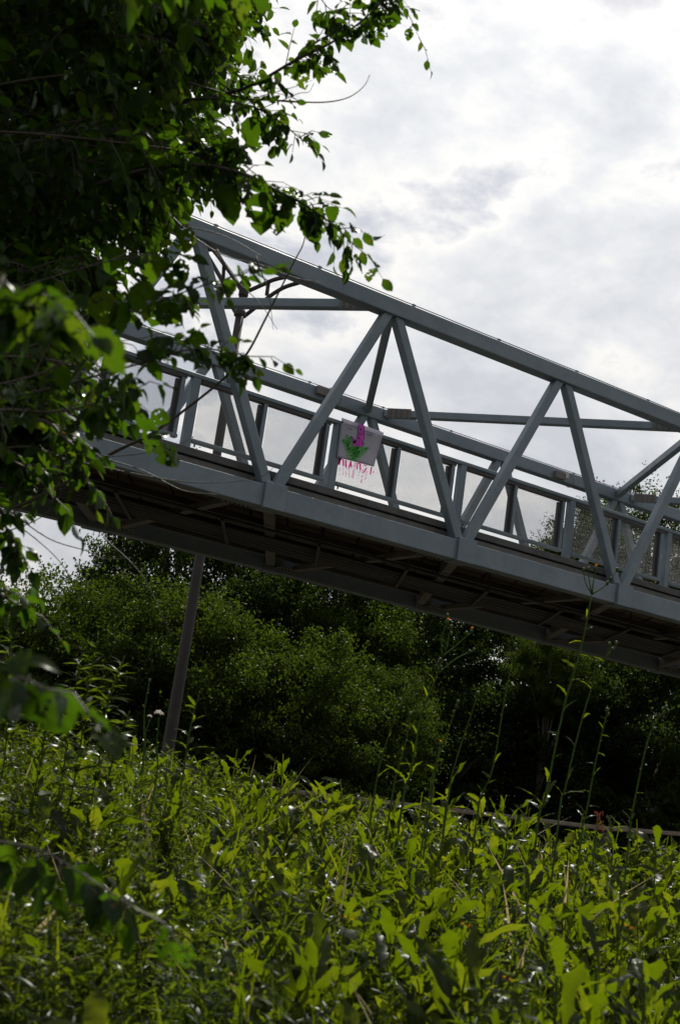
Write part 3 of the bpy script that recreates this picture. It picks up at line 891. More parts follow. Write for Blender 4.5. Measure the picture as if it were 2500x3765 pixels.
# ------------------------------------------------------------------ weeds
def plant_broad(seed, nl=14, hgt=0.5, size=0.15):
    g = np.random.default_rng(seed); acc = Acc()
    for i in range(nl):
        tv, tf = leaf_grid(9, 2, lobed_half(g.uniform(0.11, 0.25), seed+i, g.uniform(0.15, 0.6)), g.uniform(0.1, 0.45), g.uniform(0.05, 0.6), wavy=0.3)
        t = i/nl; z = hgt*(0.15+0.85*t)*g.uniform(0.8, 1.05)
        Rm = euler(np.array([i*2.4+g.normal(0, 0.3)]), np.array([g.uniform(0.45, 1.4)]), np.array([g.normal(0, 0.5)]))
        acc.add(*scatter(tv, tf, np.array([[g.normal(0, 0.012), g.normal(0, 0.012), z]]), Rm, np.array([size*g.uniform(0.6, 1.25)*(1.15-0.45*t)]), g.random(1)))
    s_ = hgt
    acc.add(np.array([(-.005, 0, 0), (.005, 0, 0), (.002, 0, s_), (-.002, 0, s_), (0, -.005, 0), (0, .005, 0), (0, .002, s_), (0, -.002, s_)]), np.array([(0, 1, 2, 3), (4, 5, 6, 7)]), np.full(8, 0.1))
    return np.concatenate(acc.V), np.concatenate(acc.F), np.concatenate(acc.T)


def plant_feather(seed, n=26, hgt=0.6, size=0.07):
    g = np.random.default_rng(seed); acc = Acc()
    tv, tf = leaf_grid(3, 1, blade_half(0.065), 0.0, 0.35)
    k = n*5
    t = np.repeat((np.arange(n)+0.5)/n, 5); ya = np.repeat(np.arange(n)*2.4, 5)+np.tile(np.array([-0.7, -0.35, 0, 0.35, 0.7]), n)+g.normal(0, 0.1, k)
    z = hgt*(0.15+0.85*t)
    P = np.column_stack([0.02*np.sin(t*3+seed), 0.02*np.cos(t*2), z])
    acc.add(*scatter(tv, tf, P, euler(ya, g.uniform(0.1, 1.1, k), g.normal(0, 0.6, k)), size*g.uniform(0.6, 1.2, k)*(1.25-0.75*t), g.random(k)))
    acc.add(np.array([(-.003, 0, 0), (.003, 0, 0), (.001, 0, hgt), (-.001, 0, hgt), (0, -.003, 0), (0, .003, 0), (0, .001, hgt), (0, -.001, hgt)]), np.array([(0, 1, 2, 3), (4, 5, 6, 7)]), np.full(8, 0.1))
    return np.concatenate(acc.V), np.concatenate(acc.F), np.concatenate(acc.T)


def plant_grass(seed, n=12, ln=0.5):
    g = np.random.default_rng(seed); acc = Acc()
    for i in range(n):
        tv, tf = leaf_grid(6, 1, blade_half(g.uniform(0.008, 0.016)), 0.0, g.uniform(0.1, 0.9))
        acc.add(*scatter(tv, tf, np.array([[g.normal(0, .03), g.normal(0, .03), 0]]), euler(np.array([g.uniform(0, 6.28)]), np.array([g.uniform(0.9, 1.5)]), np.array([g.normal(0, .4)])), np.array([ln*g.uniform(0.6, 1.2)]), g.random(1)))
    return np.concatenate(acc.V), np.concatenate(acc.F), np.concatenate(acc.T)


def field(name, plants, m_, n, dens, hs, seed, label, drange=(2.7, 10.4), dpow=1.0):
    g = np.random.default_rng(seed); acc = Acc()
    # even areal cover over the wedge the lens can see, a few steps wider
    out = []
    while len(out) < n:
        d = g.uniform(*drange); l = g.uniform(-1, 1)*(drange[1]*0.42)
        if abs(l) > d*0.30+0.75: continue
        u = l/(d*0.27)
        if g.random() > dens(u, d): continue
        out.append((d, l))
    out = np.array(out); xy = out[:, :1]*FW+out[:, 1:]*RT
    z = ground_z(xy[:, 0], xy[:, 1])
    which = g.integers(0, len(plants), n)
    for i, (V, F, T) in enumerate(plants):
        s_ = which == i
        k = s_.sum()
        if not k: continue
        P = np.column_stack([xy[s_], z[s_]]); a = g.uniform(0, 6.28, k); tl = g.normal(0, 0.16, k)
        Rm = euler(a, tl, g.normal(0, 0.14, k))
        W_, F_, T_ = scatter(V, F, P, Rm, g.uniform(hs[0], hs[1], k), g.random(k))
        acc.add(W_, F_, (T_+np.tile(T, k)*0.9) % 1.0)
    o = acc.build(name, m_)
    tag(o, label, 'weeds', kind='stuff')
    return o


broad = [plant_broad(s_, 11+s_ % 4, 0.46, 0.165) for s_ in range(10)]
feath = [plant_feather(40+s_, 22, 0.58, 0.085) for s_ in range(5)]
grass = [plant_grass(80+s_, 10, 0.50) for s_ in range(6)]
low = [plant_broad(120+s_, 9, 0.30, 0.11) for s_ in range(6)]
field('broadleaf_weeds', broad, M['weed'], 1050, lambda u, d: 0.3+0.7*min(1, max(0, u*0.8+0.6)), (0.75, 1.35), 11, 'mass of broad toothed green weeds covering the foreground slope')
field('feathery_weeds', feath, M['weed2'], 900, lambda u, d: 1.0 if u < -0.2 else 0.25, (0.7, 1.2), 12, 'mass of fine feathery weeds, thickest on the left of the slope')
skyl = [plant_broad(210+s_, 12, 0.62, 0.16) for s_ in range(5)]
field('taller_weeds', skyl, M['weed'], 130, lambda u, d: 0.4+0.6*max(0, u), (0.75, 1.35), 15, 'taller ragged leafy weeds along the crest of the slope', (8.0, 10.2))
field('grass', grass, M['weed'], 420, lambda u, d: 0.8, (0.7, 1.3), 13, 'arching grass blades among the weeds')
field('low_weeds', low, M['weed'], 900, lambda u, d: 1.0, (0.7, 1.5), 14, 'low small-leaved ground cover under the weeds')

M['straw'] = plain('dry_straw', (0.22, 0.17, 0.09), (0.34, 0.28, 0.16), 0.8, 20, 0.1, trans=(0.4, 0.32, 0.15))
field('dry_grass', [plant_grass(300+s_, 4, 0.62) for s_ in range(4)], M['straw'], 130, lambda u, d: 1.0, (0.6, 1.2), 31, 'scattered dry straw-coloured grass blades among the green weeds')


# ------------------------------------------------------------------ single plants one can point at
toothed = [mk('leaf', *leaf_grid(12, 2, lobed_half(0.15, 3, 0.35), 0.25, 0.35, wavy=0.25, seed=1), M['weed'], link=False),
           mk('leaf', *leaf_grid(12, 2, lobed_half(0.155, 5, 0.25), 0.2, 0.25, wavy=0.2, seed=2), M['weed'], link=False),
           mk('leaf', *leaf_grid(12, 2, lobed_half(0.12, 8, 0.65), 0.35, 0.6, wavy=0.3, seed=3), M['weed'], link=False),
           mk('leaf', *leaf_grid(12, 2, lobed_half(0.16, 9, 0.25), 0.5, 0.15, wavy=0.4, seed=4), M['weed'], link=False)]
ln = random.Random(5)


def rosette(x, y, d, n, size, label, group, up=(0.5, 1.2)):
    """broad-leaved plant whose leaf tips reach frame position (x, y)"""
    p = A(x, y, d); gz_ = float(ground_z(p[0], p[1]))
    e = bpy.data.objects.new('broadleaf_plant', None); col.objects.link(e); e.location = (p[0], p[1], gz_)
    h = max(0.12, p[2]-gz_-size*0.8)
    MB().tube([(0, 0, -0.03), (0.01, 0, h*0.5), (0, 0.01, h)], [0.008, 0.006, 0.004], 5).build('stem', M['stalk'], e)
    for i in range(n):
        t = (i+1)/n
        o = obj('leaf', ln.choice(toothed), e, (0, 0, h*(0.45+0.55*t)))
        o.rotation_euler = Matrix(euler(np.array([i*2.4+ln.random()*0.6]), np.array([ln.uniform(*up)]), np.array([ln.gauss(0, 0.4)]))[0].tolist()).to_euler()
        s_ = size*ln.uniform(0.75, 1.15); o.scale = (s_*ln.uniform(0.8, 1.2), s_, s_)
    tag(e, label, 'plant', group)


GR = 'broad-leaved plants at the front of the slope'
for x, y, d, n, size, lab in ((1300, 2140, 3.7, 7, 0.20, 'plant with two long upright toothed leaves glowing in the lower right'),
                              (1390, 2130, 3.8, 6, 0.19, 'plant with broad toothed leaves at the lower right, right of the upright pair'),
                              (975, 2110, 3.9, 7, 0.22, 'plant with one long pale glowing leaf right of the lower centre'),
                              (1440, 1990, 5.2, 6, 0.17, 'plant with a rounded pale leaf near the right edge'),
                              (1180, 1830, 8.2, 8, 0.24, 'large-leaved plant standing up at the weed skyline right of centre'),
                              (1040, 1760, 8.4, 8, 0.25, 'plant with bright upright toothed leaves on the weed skyline at centre right'),
                              (870, 2120, 4.1, 7, 0.18, 'plant with curled broad leaves at the lower centre'),
                              (560, 2290, 3.4, 7, 0.20, 'plant with wide leaves at the bottom edge left of centre'),
                              (480, 2250, 3.5, 6, 0.18, 'plant with tall narrow leaves near the bottom edge left of centre'),
                              (640, 2220, 3.6, 6, 0.17, 'plant with slim pointed leaves near the bottom edge at centre'),
                              (1500, 2160, 3.7, 7, 0.19, 'plant at the lower right corner with overlapping broad leaves'),
                              (1230, 1950, 5.6, 7, 0.18, 'plant with dark-shadowed leaves in the middle of the right weeds'),
                              (1520, 1890, 7.8, 7, 0.24, 'plant with tall broad leaves at the weed skyline by the right edge'),
                              (1420, 1900, 7.6, 7, 0.22, 'plant with big overlapping leaves at the skyline left of the red dock'),
                              (610, 1790, 8.5, 6, 0.20, 'yellowing plant on the weed skyline left of the timber barrier'),
                              (300, 2120, 4.3, 6, 0.15, 'plant with lobed leaves in the lower left weeds'),
                              (900, 1850, 7.0, 7, 0.19, 'broad-leaved plant in front of the visible timber rail'),
                              (760, 1950, 5.8, 7, 0.17, 'broad-leaved plant in the middle of the weed slope'),
                              (1090, 2230, 3.5, 7, 0.18, 'plant low at the bottom edge under the pale glowing leaf'),
                              (1370, 2290, 3.3, 7, 0.19, 'plant cut by the bottom edge at the right')):
    rosette(x, y, d, n, size*0.85, lab, GR)


def bud(parent, p, ax, r, petal=None):
    m = MB(); m.lathe(p, [(r*0.35, -r*1.4), (r*1.0, -r*0.3), (r*0.95, r*0.8), (r*0.5, r*1.5)], 8, ax); m.build('bud', M['stalk'], parent, smooth=True)
    if petal:
        a = np.array(ax, float); a /= np.linalg.norm(a); q = np.cross(a, (0.3, 0.9, 0.2)); q /= np.linalg.norm(q); q2 = np.cross(a, q)
        m = MB()
        for k in range(9):
            an = k*0.698; dv = q*math.cos(an)+q2*math.sin(an); tn = np.cross(a, dv)
            b0 = p+a*r*1.3; t_ = b0+dv*r*0.6+a*r*1.1
            m.add([b0-tn*r*0.2, b0+tn*r*0.2, t_+tn*r*0.35, t_-tn*r*0.35], [(0, 1, 2, 3)])
        m.build('flower', M[petal], parent)


def stalk(paths, d, label, leaves=8, lsize=0.09, buds=(), fluff=(), rad=0.006, feather=False, cat='weed', group='tall weed stalks', up=None, lo=0.0):
    """paths: stem and branches in the 1568 frame (first is the main stem, from base to tip)"""
    base = A(*paths[0][0], d); gz_ = float(ground_z(base[0], base[1]))
    e = bpy.data.objects.new('weed_stalk', None); col.objects.link(e)
    tag(e, label, cat, group)
    m = MB()
    for j, P in enumerate(paths):
        Q = [A(x, y, d) for x, y in P]
        if j == 0: Q = [np.array([Q[0][0]-0.02, Q[0][1], gz_-0.02])]+Q
        Q = smooth_path(Q, 4); r0 = rad if j == 0 else rad*0.6
        m.tube(Q, [r0*(1-0.6*i/len(Q)) for i in range(len(Q))], 6)
        if j == 0: main = Q
    m.build('stem', M['stalk'], e, smooth=True)
    leaves = int(leaves*(1 if feather else 1.7))
    for i in range(leaves):
        t = lo+(0.93-lo)*(i+0.5)/leaves; q = main[int(t*(len(main)-1))]+(main[min(len(main)-1, int(t*(len(main)-1))+1)]-main[int(t*(len(main)-1))])*((t*(len(main)-1)) % 1)
        s_ = lsize*1.3*ln.uniform(0.6, 1.2)*(1.3-0.95*t)
        if feather:
            for kx in (-0.6, 0, 0.6):
                o = obj('leaf', feather_leaf, e, q)
                o.rotation_euler = Matrix(euler(np.array([i*2.2+kx]), np.array([ln.uniform(0.2, 1.0)]), np.array([ln.gauss(0, .5)]))[0].tolist()).to_euler(); o.scale = (s_, s_, s_)
        else:
            o = obj('leaf', ln.choice((toothed[0], toothed[2], toothed[2])), e, q)
            # alternate to the left and right of the stem, some clasping it
            sd = YAW*-1+(math.pi/2 if i % 2 else -math.pi/2)+ln.gauss(0, 0.9)
            o.rotation_euler = Matrix(euler(np.array([sd]), np.array([ln.uniform(0.5, 1.35)]), np.array([ln.gauss(0, 0.8)]))[0].tolist()).to_euler()
            o.scale = (s_*1.25, s_*ln.uniform(0.6, 1.1), s_)
    for (x, y, r, pet) in buds:
        bud(e, A(x, y, d), (0.15, 0.0, 1.0), r, pet)
    for (x, y, r) in fluff:
        c = A(x, y, d); g2 = np.random.default_rng(int(x)); m = MB()
        for k in range(70):
            v = g2.normal(size=3); v /= np.linalg.norm(v); v[2] = abs(v[2])*0.9-0.2; t_ = np.cross(v, (0.2, 0.4, 0.9)); t_ /= np.linalg.norm(t_)
            m.add([c, c+v*r-t_*0.0016, c+v*r*1.05+t_*0.0016], [(0, 1, 2)])
        m.build('seed_head', M['fluff'], e)
    return e


feather_leaf = mk('leaf', *leaf_grid(5, 1, blade_half(0.085), 0.0, 0.45), M['weed2'], link=False)
stalk([[(1240, 1900), (1256, 1841), (1300, 1629), (1340, 1490), (1364, 1370)], [(1364, 1370), (1368, 1340), (1372, 1320)], [(1364, 1370), (1350, 1345), (1345, 1318)], [(1364, 1370), (1395, 1350), (1420, 1318)], [(1364, 1370), (1358, 1340), (1356, 1315)]], 7.2,
      'tallest weed stalk, its orange-tipped buds overlapping the bottom chord of the bridge', 12, 0.12, ((1372, 1312, 0.011, 'orange'), (1345, 1314, 0.009, None), (1356, 1312, 0.009, None), (1400, 1345, 0.009, None), (1408, 1335, 0.009, None), (1422, 1314, 0.010, None)), rad=0.008)
stalk([[(1290, 1870), (1300, 1829), (1331, 1697), (1369, 1569), (1395, 1520), (1418, 1490)], [(1369, 1569), (1370, 1545), (1373, 1530)], [(1395, 1520), (1402, 1500), (1404, 1488)]], 7.0,
      'tall weed stalk with drooping bud cluster, next right of the tallest one', 7, 0.11, ((1420, 1484, 0.010, None), (1404, 1486, 0.009, None), (1411, 1498, 0.009, None), (1373, 1527, 0.008, None)))
stalk([[(1340, 1930), (1350, 1880), (1372, 1760), (1390, 1680), (1399, 1645)]], 6.9, 'medium stalk with a single round bud and clasping leaves, right of the tall pair', 11, 0.07, ((1399, 1638, 0.011, None), (1401, 1648, 0.009, None)))
stalk([[(1450, 1930), (1456, 1880), (1491, 1712), (1515, 1660), (1532, 1638)], [(1515, 1660), (1512, 1648)]], 6.9, 'stalk with green bud cluster standing alone nearest the right edge', 10, 0.055, ((1535, 1632, 0.010, None), (1527, 1636, 0.009, None), (1540, 1640, 0.008, None)))
stalk([[(1100, 1880), (1112, 1830), (1137, 1766), (1166, 1594), (1187, 1500)]], 7.2, 'slim stalk crossing the dark trees, midway between the branching one and the tallest', 8, 0.09, ((1187, 1488, 0.010, None), (1190, 1500, 0.009, None), (1184, 1512, 0.008, 'orange')))
stalk([[(930, 1840), (947, 1786), (971, 1651), (1008, 1555), (1019, 1514)], [(1019, 1514), (1018, 1470), (1030, 1440)], [(1019, 1514), (1050, 1490), (1083, 1460)], [(1008, 1555), (1050, 1520), (1091, 1500)], [(1030, 1496), (1034, 1470), (1040, 1450)]], 7.3,
      'tall branching weed with several orange flower heads in the picture centre', 8, 0.12, ((1030, 1436, 0.012, 'orange'), (1031, 1420, 0.010, None), (1086, 1456, 0.011, 'orange'), (1075, 1461, 0.010, None), (1040, 1446, 0.010, None), (1040, 1462, 0.009, None), (1092, 1499, 0.009, None), (1082, 1503, 0.009, None)), rad=0.008)
stalk([[(990, 1830), (1007, 1759), (1035, 1680), (1053, 1628)]], 7.4, 'shorter stalk with knobbly bud cluster just right of the branching weed', 5, 0.06, ((1055, 1620, 0.011, None), (1052, 1630, 0.009, None), (1045, 1642, 0.008, None)))
stalk([[(1035, 1830), (1050, 1759), (1075, 1680), (1100, 1606)]], 7.4, 'thin bare stalk with one round head, right of the knobbly one', 4, 0.05, ((1101, 1600, 0.012, None),))
stalk([[(865, 1820), (882, 1742), (905, 1670), (923, 1622)]], 7.6, 'leaning stalk with a double bud left of the branching weed', 5, 0.10, ((923, 1616, 0.011, None), (918, 1630, 0.010, None)))
stalk([[(905, 1830), (919, 1771), (938, 1700), (945, 1655)]], 7.5, 'small stalk with an upright oval bud close against the branching weed', 5, 0.08, ((945, 1648, 0.012, None),))
stalk([[(1000, 1800), (1008, 1750), (1014, 1722)]], 7.0, 'short stem with one small yellow flower low in front of the dark trees', 3, 0.05, ((1014, 1716, 0.009, 'petal'),))
stalk([[(420, 1800), (432, 1720), (446, 1650), (460, 1600)]], 6.4, 'lobed-leaf weed overlapping the foot of the lamp mast', 7, 0.15, ((460, 1598, 0.006, None),), lo=0.4)
stalk([[(325, 1800), (332, 1743), (333, 1650), (340, 1600), (345, 1572)]], 6.8, 'dry brownish stem left of the lamp mast', 3, 0.04, ((345, 1570, 0.008, None), (340, 1600, 0.007, None)))
stalk([[(360, 1800), (362, 1720), (367, 1655)]], 6.6, 'stem topped by a white fluffy seed head left of the lamp mast', 4, 0.06, fluff=((367, 1645, 0.026),))
stalk([[(330, 1760), (334, 1700), (346, 1660)]], 6.7, 'small stem with a tiny open seed star beside the fluffy white one', 2, 0.05, fluff=((346, 1652, 0.014),))
for P, lab in (([(150, 1760), (161, 1660), (180, 1560), (195, 1470)], 'feathery weed spire, left one of the tall pair by the left edge'),
               ([(180, 1760), (195, 1640), (210, 1550), (228, 1468)], 'feathery weed spire, right one of the tall pair, tip nodding right'),
               ([(225, 1780), (243, 1648), (268, 1570), (288, 1512)], 'feathery weed spire leaning right, next to the tall pair'),
               ([(10, 1760), (15, 1620), (25, 1500), (30, 1440)], 'feathery weed spire at the extreme left edge behind the big blurred leaves'),
               ([(250, 1800), (275, 1700), (300, 1640)], 'short feathery weed below the leaning spire'),
               ([(90, 1780), (105, 1690), (120, 1640)], 'short feathery weed behind the blurred leaf on the left')):
    stalk([P], 6.0, lab, 30, 0.11, feather=True, group='feathery weeds on the left', rad=0.005)
e = stalk([[(1370, 1960), (1376, 1915), (1381, 1885)]], 6.8, 'small red dock spike on the weed skyline at the right', 2, 0.05)
m = MB(); g2 = random.Random(2)
for i in range(40):
    p = A(1381+g2.uniform(-9, 9), 1895+g2.uniform(-18, 26), 6.8+g2.uniform(-.03, .03)); q = np.array([g2.uniform(-.012, .012), g2.uniform(-.012, .012), 0.02]); m.add([p, p+q, p+q*0.5+np.array([0.006, 0, 0.004])], [(0, 1, 2)])
m.build('seed_spike', M['red_leaf'], e)
for i, (x, y, d, lab) in enumerate(((795, 2125, 4.0, 'pair of small yellow flowers low in the weeds at the centre'), (1440, 2145, 3.7, 'orange-yellow flowers in the weeds at the lower right'),
                                    (1160, 2265, 3.4, 'yellow flower near the bottom edge right of centre'), (1065, 2140, 3.9, 'tiny orange flower beside the long pale leaf'))):
    stalk([[(x-10, y+70), (x-3, y+30), (x, y)], [(x-3, y+30), (x+14, y+6)]], d, lab, 2, 0.04, ((x, y-2, 0.006, 'petal'), (x+14, y+4, 0.006, 'orange' if i % 2 else 'petal')), rad=0.002, cat='flower', group='small yellow flowers in the weeds')

# ------------------------------------------------------------------ elm in the foreground
elm = bpy.data.objects.new('elm_tree', None); col.objects.link(elm)
tag(elm, 'leafy elm with insect-holed leaves reaching in from the left, dark against the sky', 'tree')
tr_xy = A(-1100, 900, 6.0)
gz_ = float(ground_z(tr_xy[0], tr_xy[1]))
tp_ = np.array([tr_xy[0], tr_xy[1], 5.5])
MB().tube(smooth_path([(tr_xy[0]-0.1, tr_xy[1], gz_-0.1), (tr_xy[0], tr_xy[1]+0.05, 1.5), (tr_xy[0]+0.05, tr_xy[1], 3.2), tp_], 5), [0.22-0.008*i for i in range(16)], 10).build('trunk', M['bark'], elm, smooth=True)
ge = np.random.default_rng(99)
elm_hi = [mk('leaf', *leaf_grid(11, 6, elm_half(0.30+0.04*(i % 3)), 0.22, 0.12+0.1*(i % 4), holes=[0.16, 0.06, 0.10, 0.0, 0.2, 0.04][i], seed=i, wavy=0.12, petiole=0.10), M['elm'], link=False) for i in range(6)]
elm_lo = [leaf_grid(4, 2, elm_half(0.31, False), 0.25, 0.15+0.15*i, petiole=0.08) for i in range(3)]
leafP, leafR, leafS = [], [], []
twigs = MB()


def spray(P, d_len=(0.15, 0.4), dens=1.0, size=(0.05, 0.085), rad=(0.006, 0.002), start=0.0, spacing=0.035, name='branch', bare=False, side=True):
    """P: world points of a branch; leaves hang from side twigs"""
    Q = smooth_path(P, 5); n = len(Q)
    m = MB(); m.tube(Q, [rad[0]+(rad[1]-rad[0])*i/(n-1) for i in range(n)], 6); m.build(name, M['twig'], elm, smooth=True)
    if bare: return
    L = sum(np.linalg.norm(Q[i+1]-Q[i]) for i in range(n-1))
    nt_ = int(L/0.05*dens)
    for j in range(nt_+1):
        t = start+(1-start)*(j/max(1, nt_)); fi = t*(n-1); i = min(int(fi), n-2); p = Q[i]+(Q[i+1]-Q[i])*(fi-i); dr = Q[i+1]-Q[i]; dr = dr/np.linalg.norm(dr)
        v = ge.normal(size=3); v -= dr*(v@dr); v /= np.linalg.norm(v)
        lt = ge.uniform(*d_len)*(1-0.35*t)
        dv = dr*0.75+v*0.8+np.array([0, 0, -0.15]); dv /= np.linalg.norm(dv)
        if j == nt_: dv = dr; lt = 0.12
        tw = [p, p+dv*lt*0.5+np.array([0, 0, 0.01]), p+dv*lt+np.array([0, 0, -0.04*lt/0.3])]
        twigs.tube(tw, [0.0022, 0.0016, 0.001], 4)
        nl = max(2, int(lt/spacing))
        sd = np.cross(dv, (0, 0, 1)); sd /= (np.linalg.norm(sd)+1e-9)
        for k in range(nl+1):
            tt = (k+0.6)/(nl+0.6); q = tw[0]*(1-tt)**2+2*tw[1]*tt*(1-tt)+tw[2]*tt*tt
            s_ = 1 if k % 2 else -1
            h = dv*0.55+sd*s_*0.8+np.array([0, 0, -0.45])+ge.normal(0, 0.28, 3)
            if k == nl: h = dv+np.array([0, 0, -0.3])
            h /= np.linalg.norm(h)
            up = np.array([0, 0, 1.0])+ge.normal(0, 0.5, 3); x_ = np.cross(h, up); x_ /= np.linalg.norm(x_); z_ = np.cross(x_, h)
            leafP.append(q); leafR.append(np.stack([x_, h, z_], 1)); leafS.append(ge.uniform(*size)*(0.75+0.35*math.sin(tt*3)))


def AB(pts): return [A(*p) for p in pts]


# main limbs seen against the sky (frame positions with their distances)
spray(AB([(-700, 700, 6.0), (-200, 420, 5.6), (100, 300, 5.3), (400, 240, 5.0), (560, 205, 4.9), (680, 140, 4.8), (770, 95, 4.7), (850, 35, 4.7), (905, -20, 4.6)]), rad=(0.012, 0.0025), dens=0.8, d_len=(0.10, 0.26))
spray(AB([(680, 140, 4.8), (740, 90, 4.8), (800, 70, 4.8)]), dens=1.5, d_len=(0.05, 0.15), size=(0.03, 0.06))
spray(AB([(860, -60, 4.7), (910, -10, 4.7), (945, 40, 4.7), (965, 85, 4.7)]), rad=(0.003, 0.001), dens=0.7, d_len=(0.03, 0.08), size=(0.03, 0.05))
spray(AB([(640, -120, 4.6), (720, -30, 4.6), (760, 20, 4.6), (800, 30, 4.6)]), rad=(0.004, 0.001), dens=1.0, d_len=(0.05, 0.14), size=(0.04, 0.07))
spray(AB([(-700, 900, 5.6), (-200, 620, 5.0), (100, 480, 4.7), (300, 400, 4.5), (450, 380, 4.3), (560, 400, 4.2), (640, 440, 4.1), (700, 470, 4.1), (770, 520, 4.1), (822, 570, 4.1)]), rad=(0.011, 0.002), dens=0.62, d_len=(0.07, 0.20), size=(0.045, 0.08))
spray(AB([(-700, 600, 5.8), (-100, 380, 5.2), (200, 290, 5.0), (430, 230, 4.9), (560, 240, 4.8), (630, 270, 4.8), (700, 325, 4.7)]), rad=(0.009, 0.002), dens=0.7, d_len=(0.07, 0.22), size=(0.04, 0.075))
spray(AB([(430, 190, 5.0), (560, 225, 5.0), (650, 232, 5.0), (740, 236, 5.0), (800, 226, 5.0), (838, 200, 5.0), (853, 172, 5.0)]), rad=(0.005, 0.001), bare=True)
for P in ([(600, 222), (680, 200), (720, 185)], [(650, 232), (690, 215), (712, 212), (724, 192)], [(690, 235), (665, 215), (630, 200)], [(560, 205), (640, 215), (700, 236)]):
    spray(AB([(x, y, 5.0) for x, y in P]), rad=(0.002, 0.0008), bare=True)
spray(AB([(-700, 1000, 5.0), (-150, 860, 4.2), (100, 790, 3.9), (300, 720, 3.7), (420, 675, 3.6), (560, 632, 3.5)]), rad=(0.006, 0.0015), dens=0.62, d_len=(0.05, 0.13), size=(0.04, 0.065))
spray(AB([(-700, 1150, 4.8), (-150, 960, 4.0), (100, 900, 3.7), (300, 845, 3.5), (450, 805, 3.4), (580, 822, 3.4)]), rad=(0.006, 0.0015), dens=0.75, d_len=(0.05, 0.13), size=(0.035, 0.065))
spray(AB([(-600, 1100, 4.6), (-100, 960, 3.8), (120, 950, 3.5), (220, 930, 3.4), (310, 900, 3.3)]), rad=(0.005, 0.0015), dens=0.8, d_len=(0.06, 0.16), size=(0.05, 0.075))
spray(AB([(-600, 1000, 4.8), (0, 960, 4.0), (150, 1010, 3.8), (190, 1080, 3.8)]), rad=(0.010, 0.002), dens=0.7, d_len=(0.06, 0.16), size=(0.04, 0.06))
# long bare branch curving up across the truss
spray(AB([(-500, 1500, 5.6), (-100, 1230, 5.4), (60, 1160, 5.3), (180, 1098, 5.3), (260, 1045, 5.2), (350, 1000, 5.2), (440, 935, 5.2), (520, 870, 5.2), (570, 815, 5.1), (610, 740, 5.1), (640, 680, 5.1), (680, 600, 5.1), (700, 560, 5.1), (710, 500, 5.1)]), rad=(0.010, 0.0018), bare=True)
for P in ([(160, 1060), (300, 1090), (420, 1110), (520, 1112), (600, 1100), (640, 1070)], [(150, 1040), (260, 1052), (390, 1035), (440, 1010)], [(0, 1160), (110, 1240), (200, 1270), (240, 1288), (300, 1288)],
          [(-20, 1170), (80, 1240), (150, 1310), (190, 1400)], [(-10, 1235), (100, 1190), (160, 1110)], [(240, 1240), (330, 1330), (400, 1480)], [(215, 1050), (330, 1085), (420, 1130), (500, 1140)],
          [(360, 460), (440, 540), (520, 590), (600, 610), (680, 640), (740, 650)], [(500, 575), (540, 640), (600, 700), (640, 760)], [(420, 520), (520, 545), (620, 600)], [(280, 560), (350, 600), (420, 640)], [(590, 590), (620, 680), (630, 760)]):
    spray(AB([(x, y, 5.0) for x, y in P]), rad=(0.003, 0.0009), bare=True)
for P in ([(-60, 700, 4.0), (120, 640, 3.9), (260, 600, 3.9), (350, 590, 3.9)], [(-60, 760, 3.9), (150, 740, 3.8), (290, 700, 3.8), (370, 690, 3.8)], [(-60, 820, 3.8), (120, 830, 3.7), (240, 880, 3.6), (320, 960, 3.6)],
          [(-60, 980, 3.9), (90, 960, 3.9), (200, 930, 3.9), (270, 960, 3.9)], [(-60, 1050, 3.8), (60, 1030, 3.8), (150, 1060, 3.8), (200, 1110, 3.8)], [(-60, 900, 3.4), (100, 860, 3.4), (200, 800, 3.4), (330, 780, 3.4)], [(0, 1050, 3.9), (80, 1090, 3.9), (130, 1150, 3.9)]):
    spray(AB(P), rad=(0.004, 0.0012), dens=0.75, d_len=(0.06, 0.16), size=(0.05, 0.085))
# lower left
spray(AB([(-500, 1150, 4.4), (-60, 1160, 3.6), (10, 1210, 3.6), (50, 1280, 3.6)]), rad=(0.008, 0.002), dens=0.8, d_len=(0.04, 0.10), size=(0.05, 0.07))
spray(AB([(-400, 1350, 3.6), (-60, 1360, 3.2), (0, 1370, 3.1), (50, 1400, 3.1)]), rad=(0.006, 0.002), dens=0.9, d_len=(0.04, 0.09), size=(0.045, 0.06))
spray(AB([(-400, 1500, 2.2), (-60, 1530, 1.8), (40, 1560, 1.75), (110, 1590, 1.7)]), rad=(0.003, 0.0015), dens=0.35, d_len=(0.03, 0.06), size=(0.055, 0.075))
spray(AB([(-500, 1850, 2.8), (-60, 1930, 2.3), (90, 1960, 2.2), (180, 2010, 2.15), (260, 2060, 2.1), (310, 2095, 2.1)]), rad=(0.003, 0.001), dens=0.35, d_len=(0.03, 0.07), size=(0.055, 0.08))
# near blurred leaves
spray(AB([(-400, 650, 2.4), (-40, 640, 1.9), (60, 700, 1.85), (120, 720, 1.8)]), rad=(0.005, 0.002), dens=0.7, d_len=(0.03, 0.07), size=(0.06, 0.08))
spray(AB([(-300, -300, 2.8), (60, -120, 2.5), (250, -90, 2.4), (440, -50, 2.4)]), rad=(0.005, 0.002), dens=0.8, d_len=(0.05, 0.14), size=(0.055, 0.08))
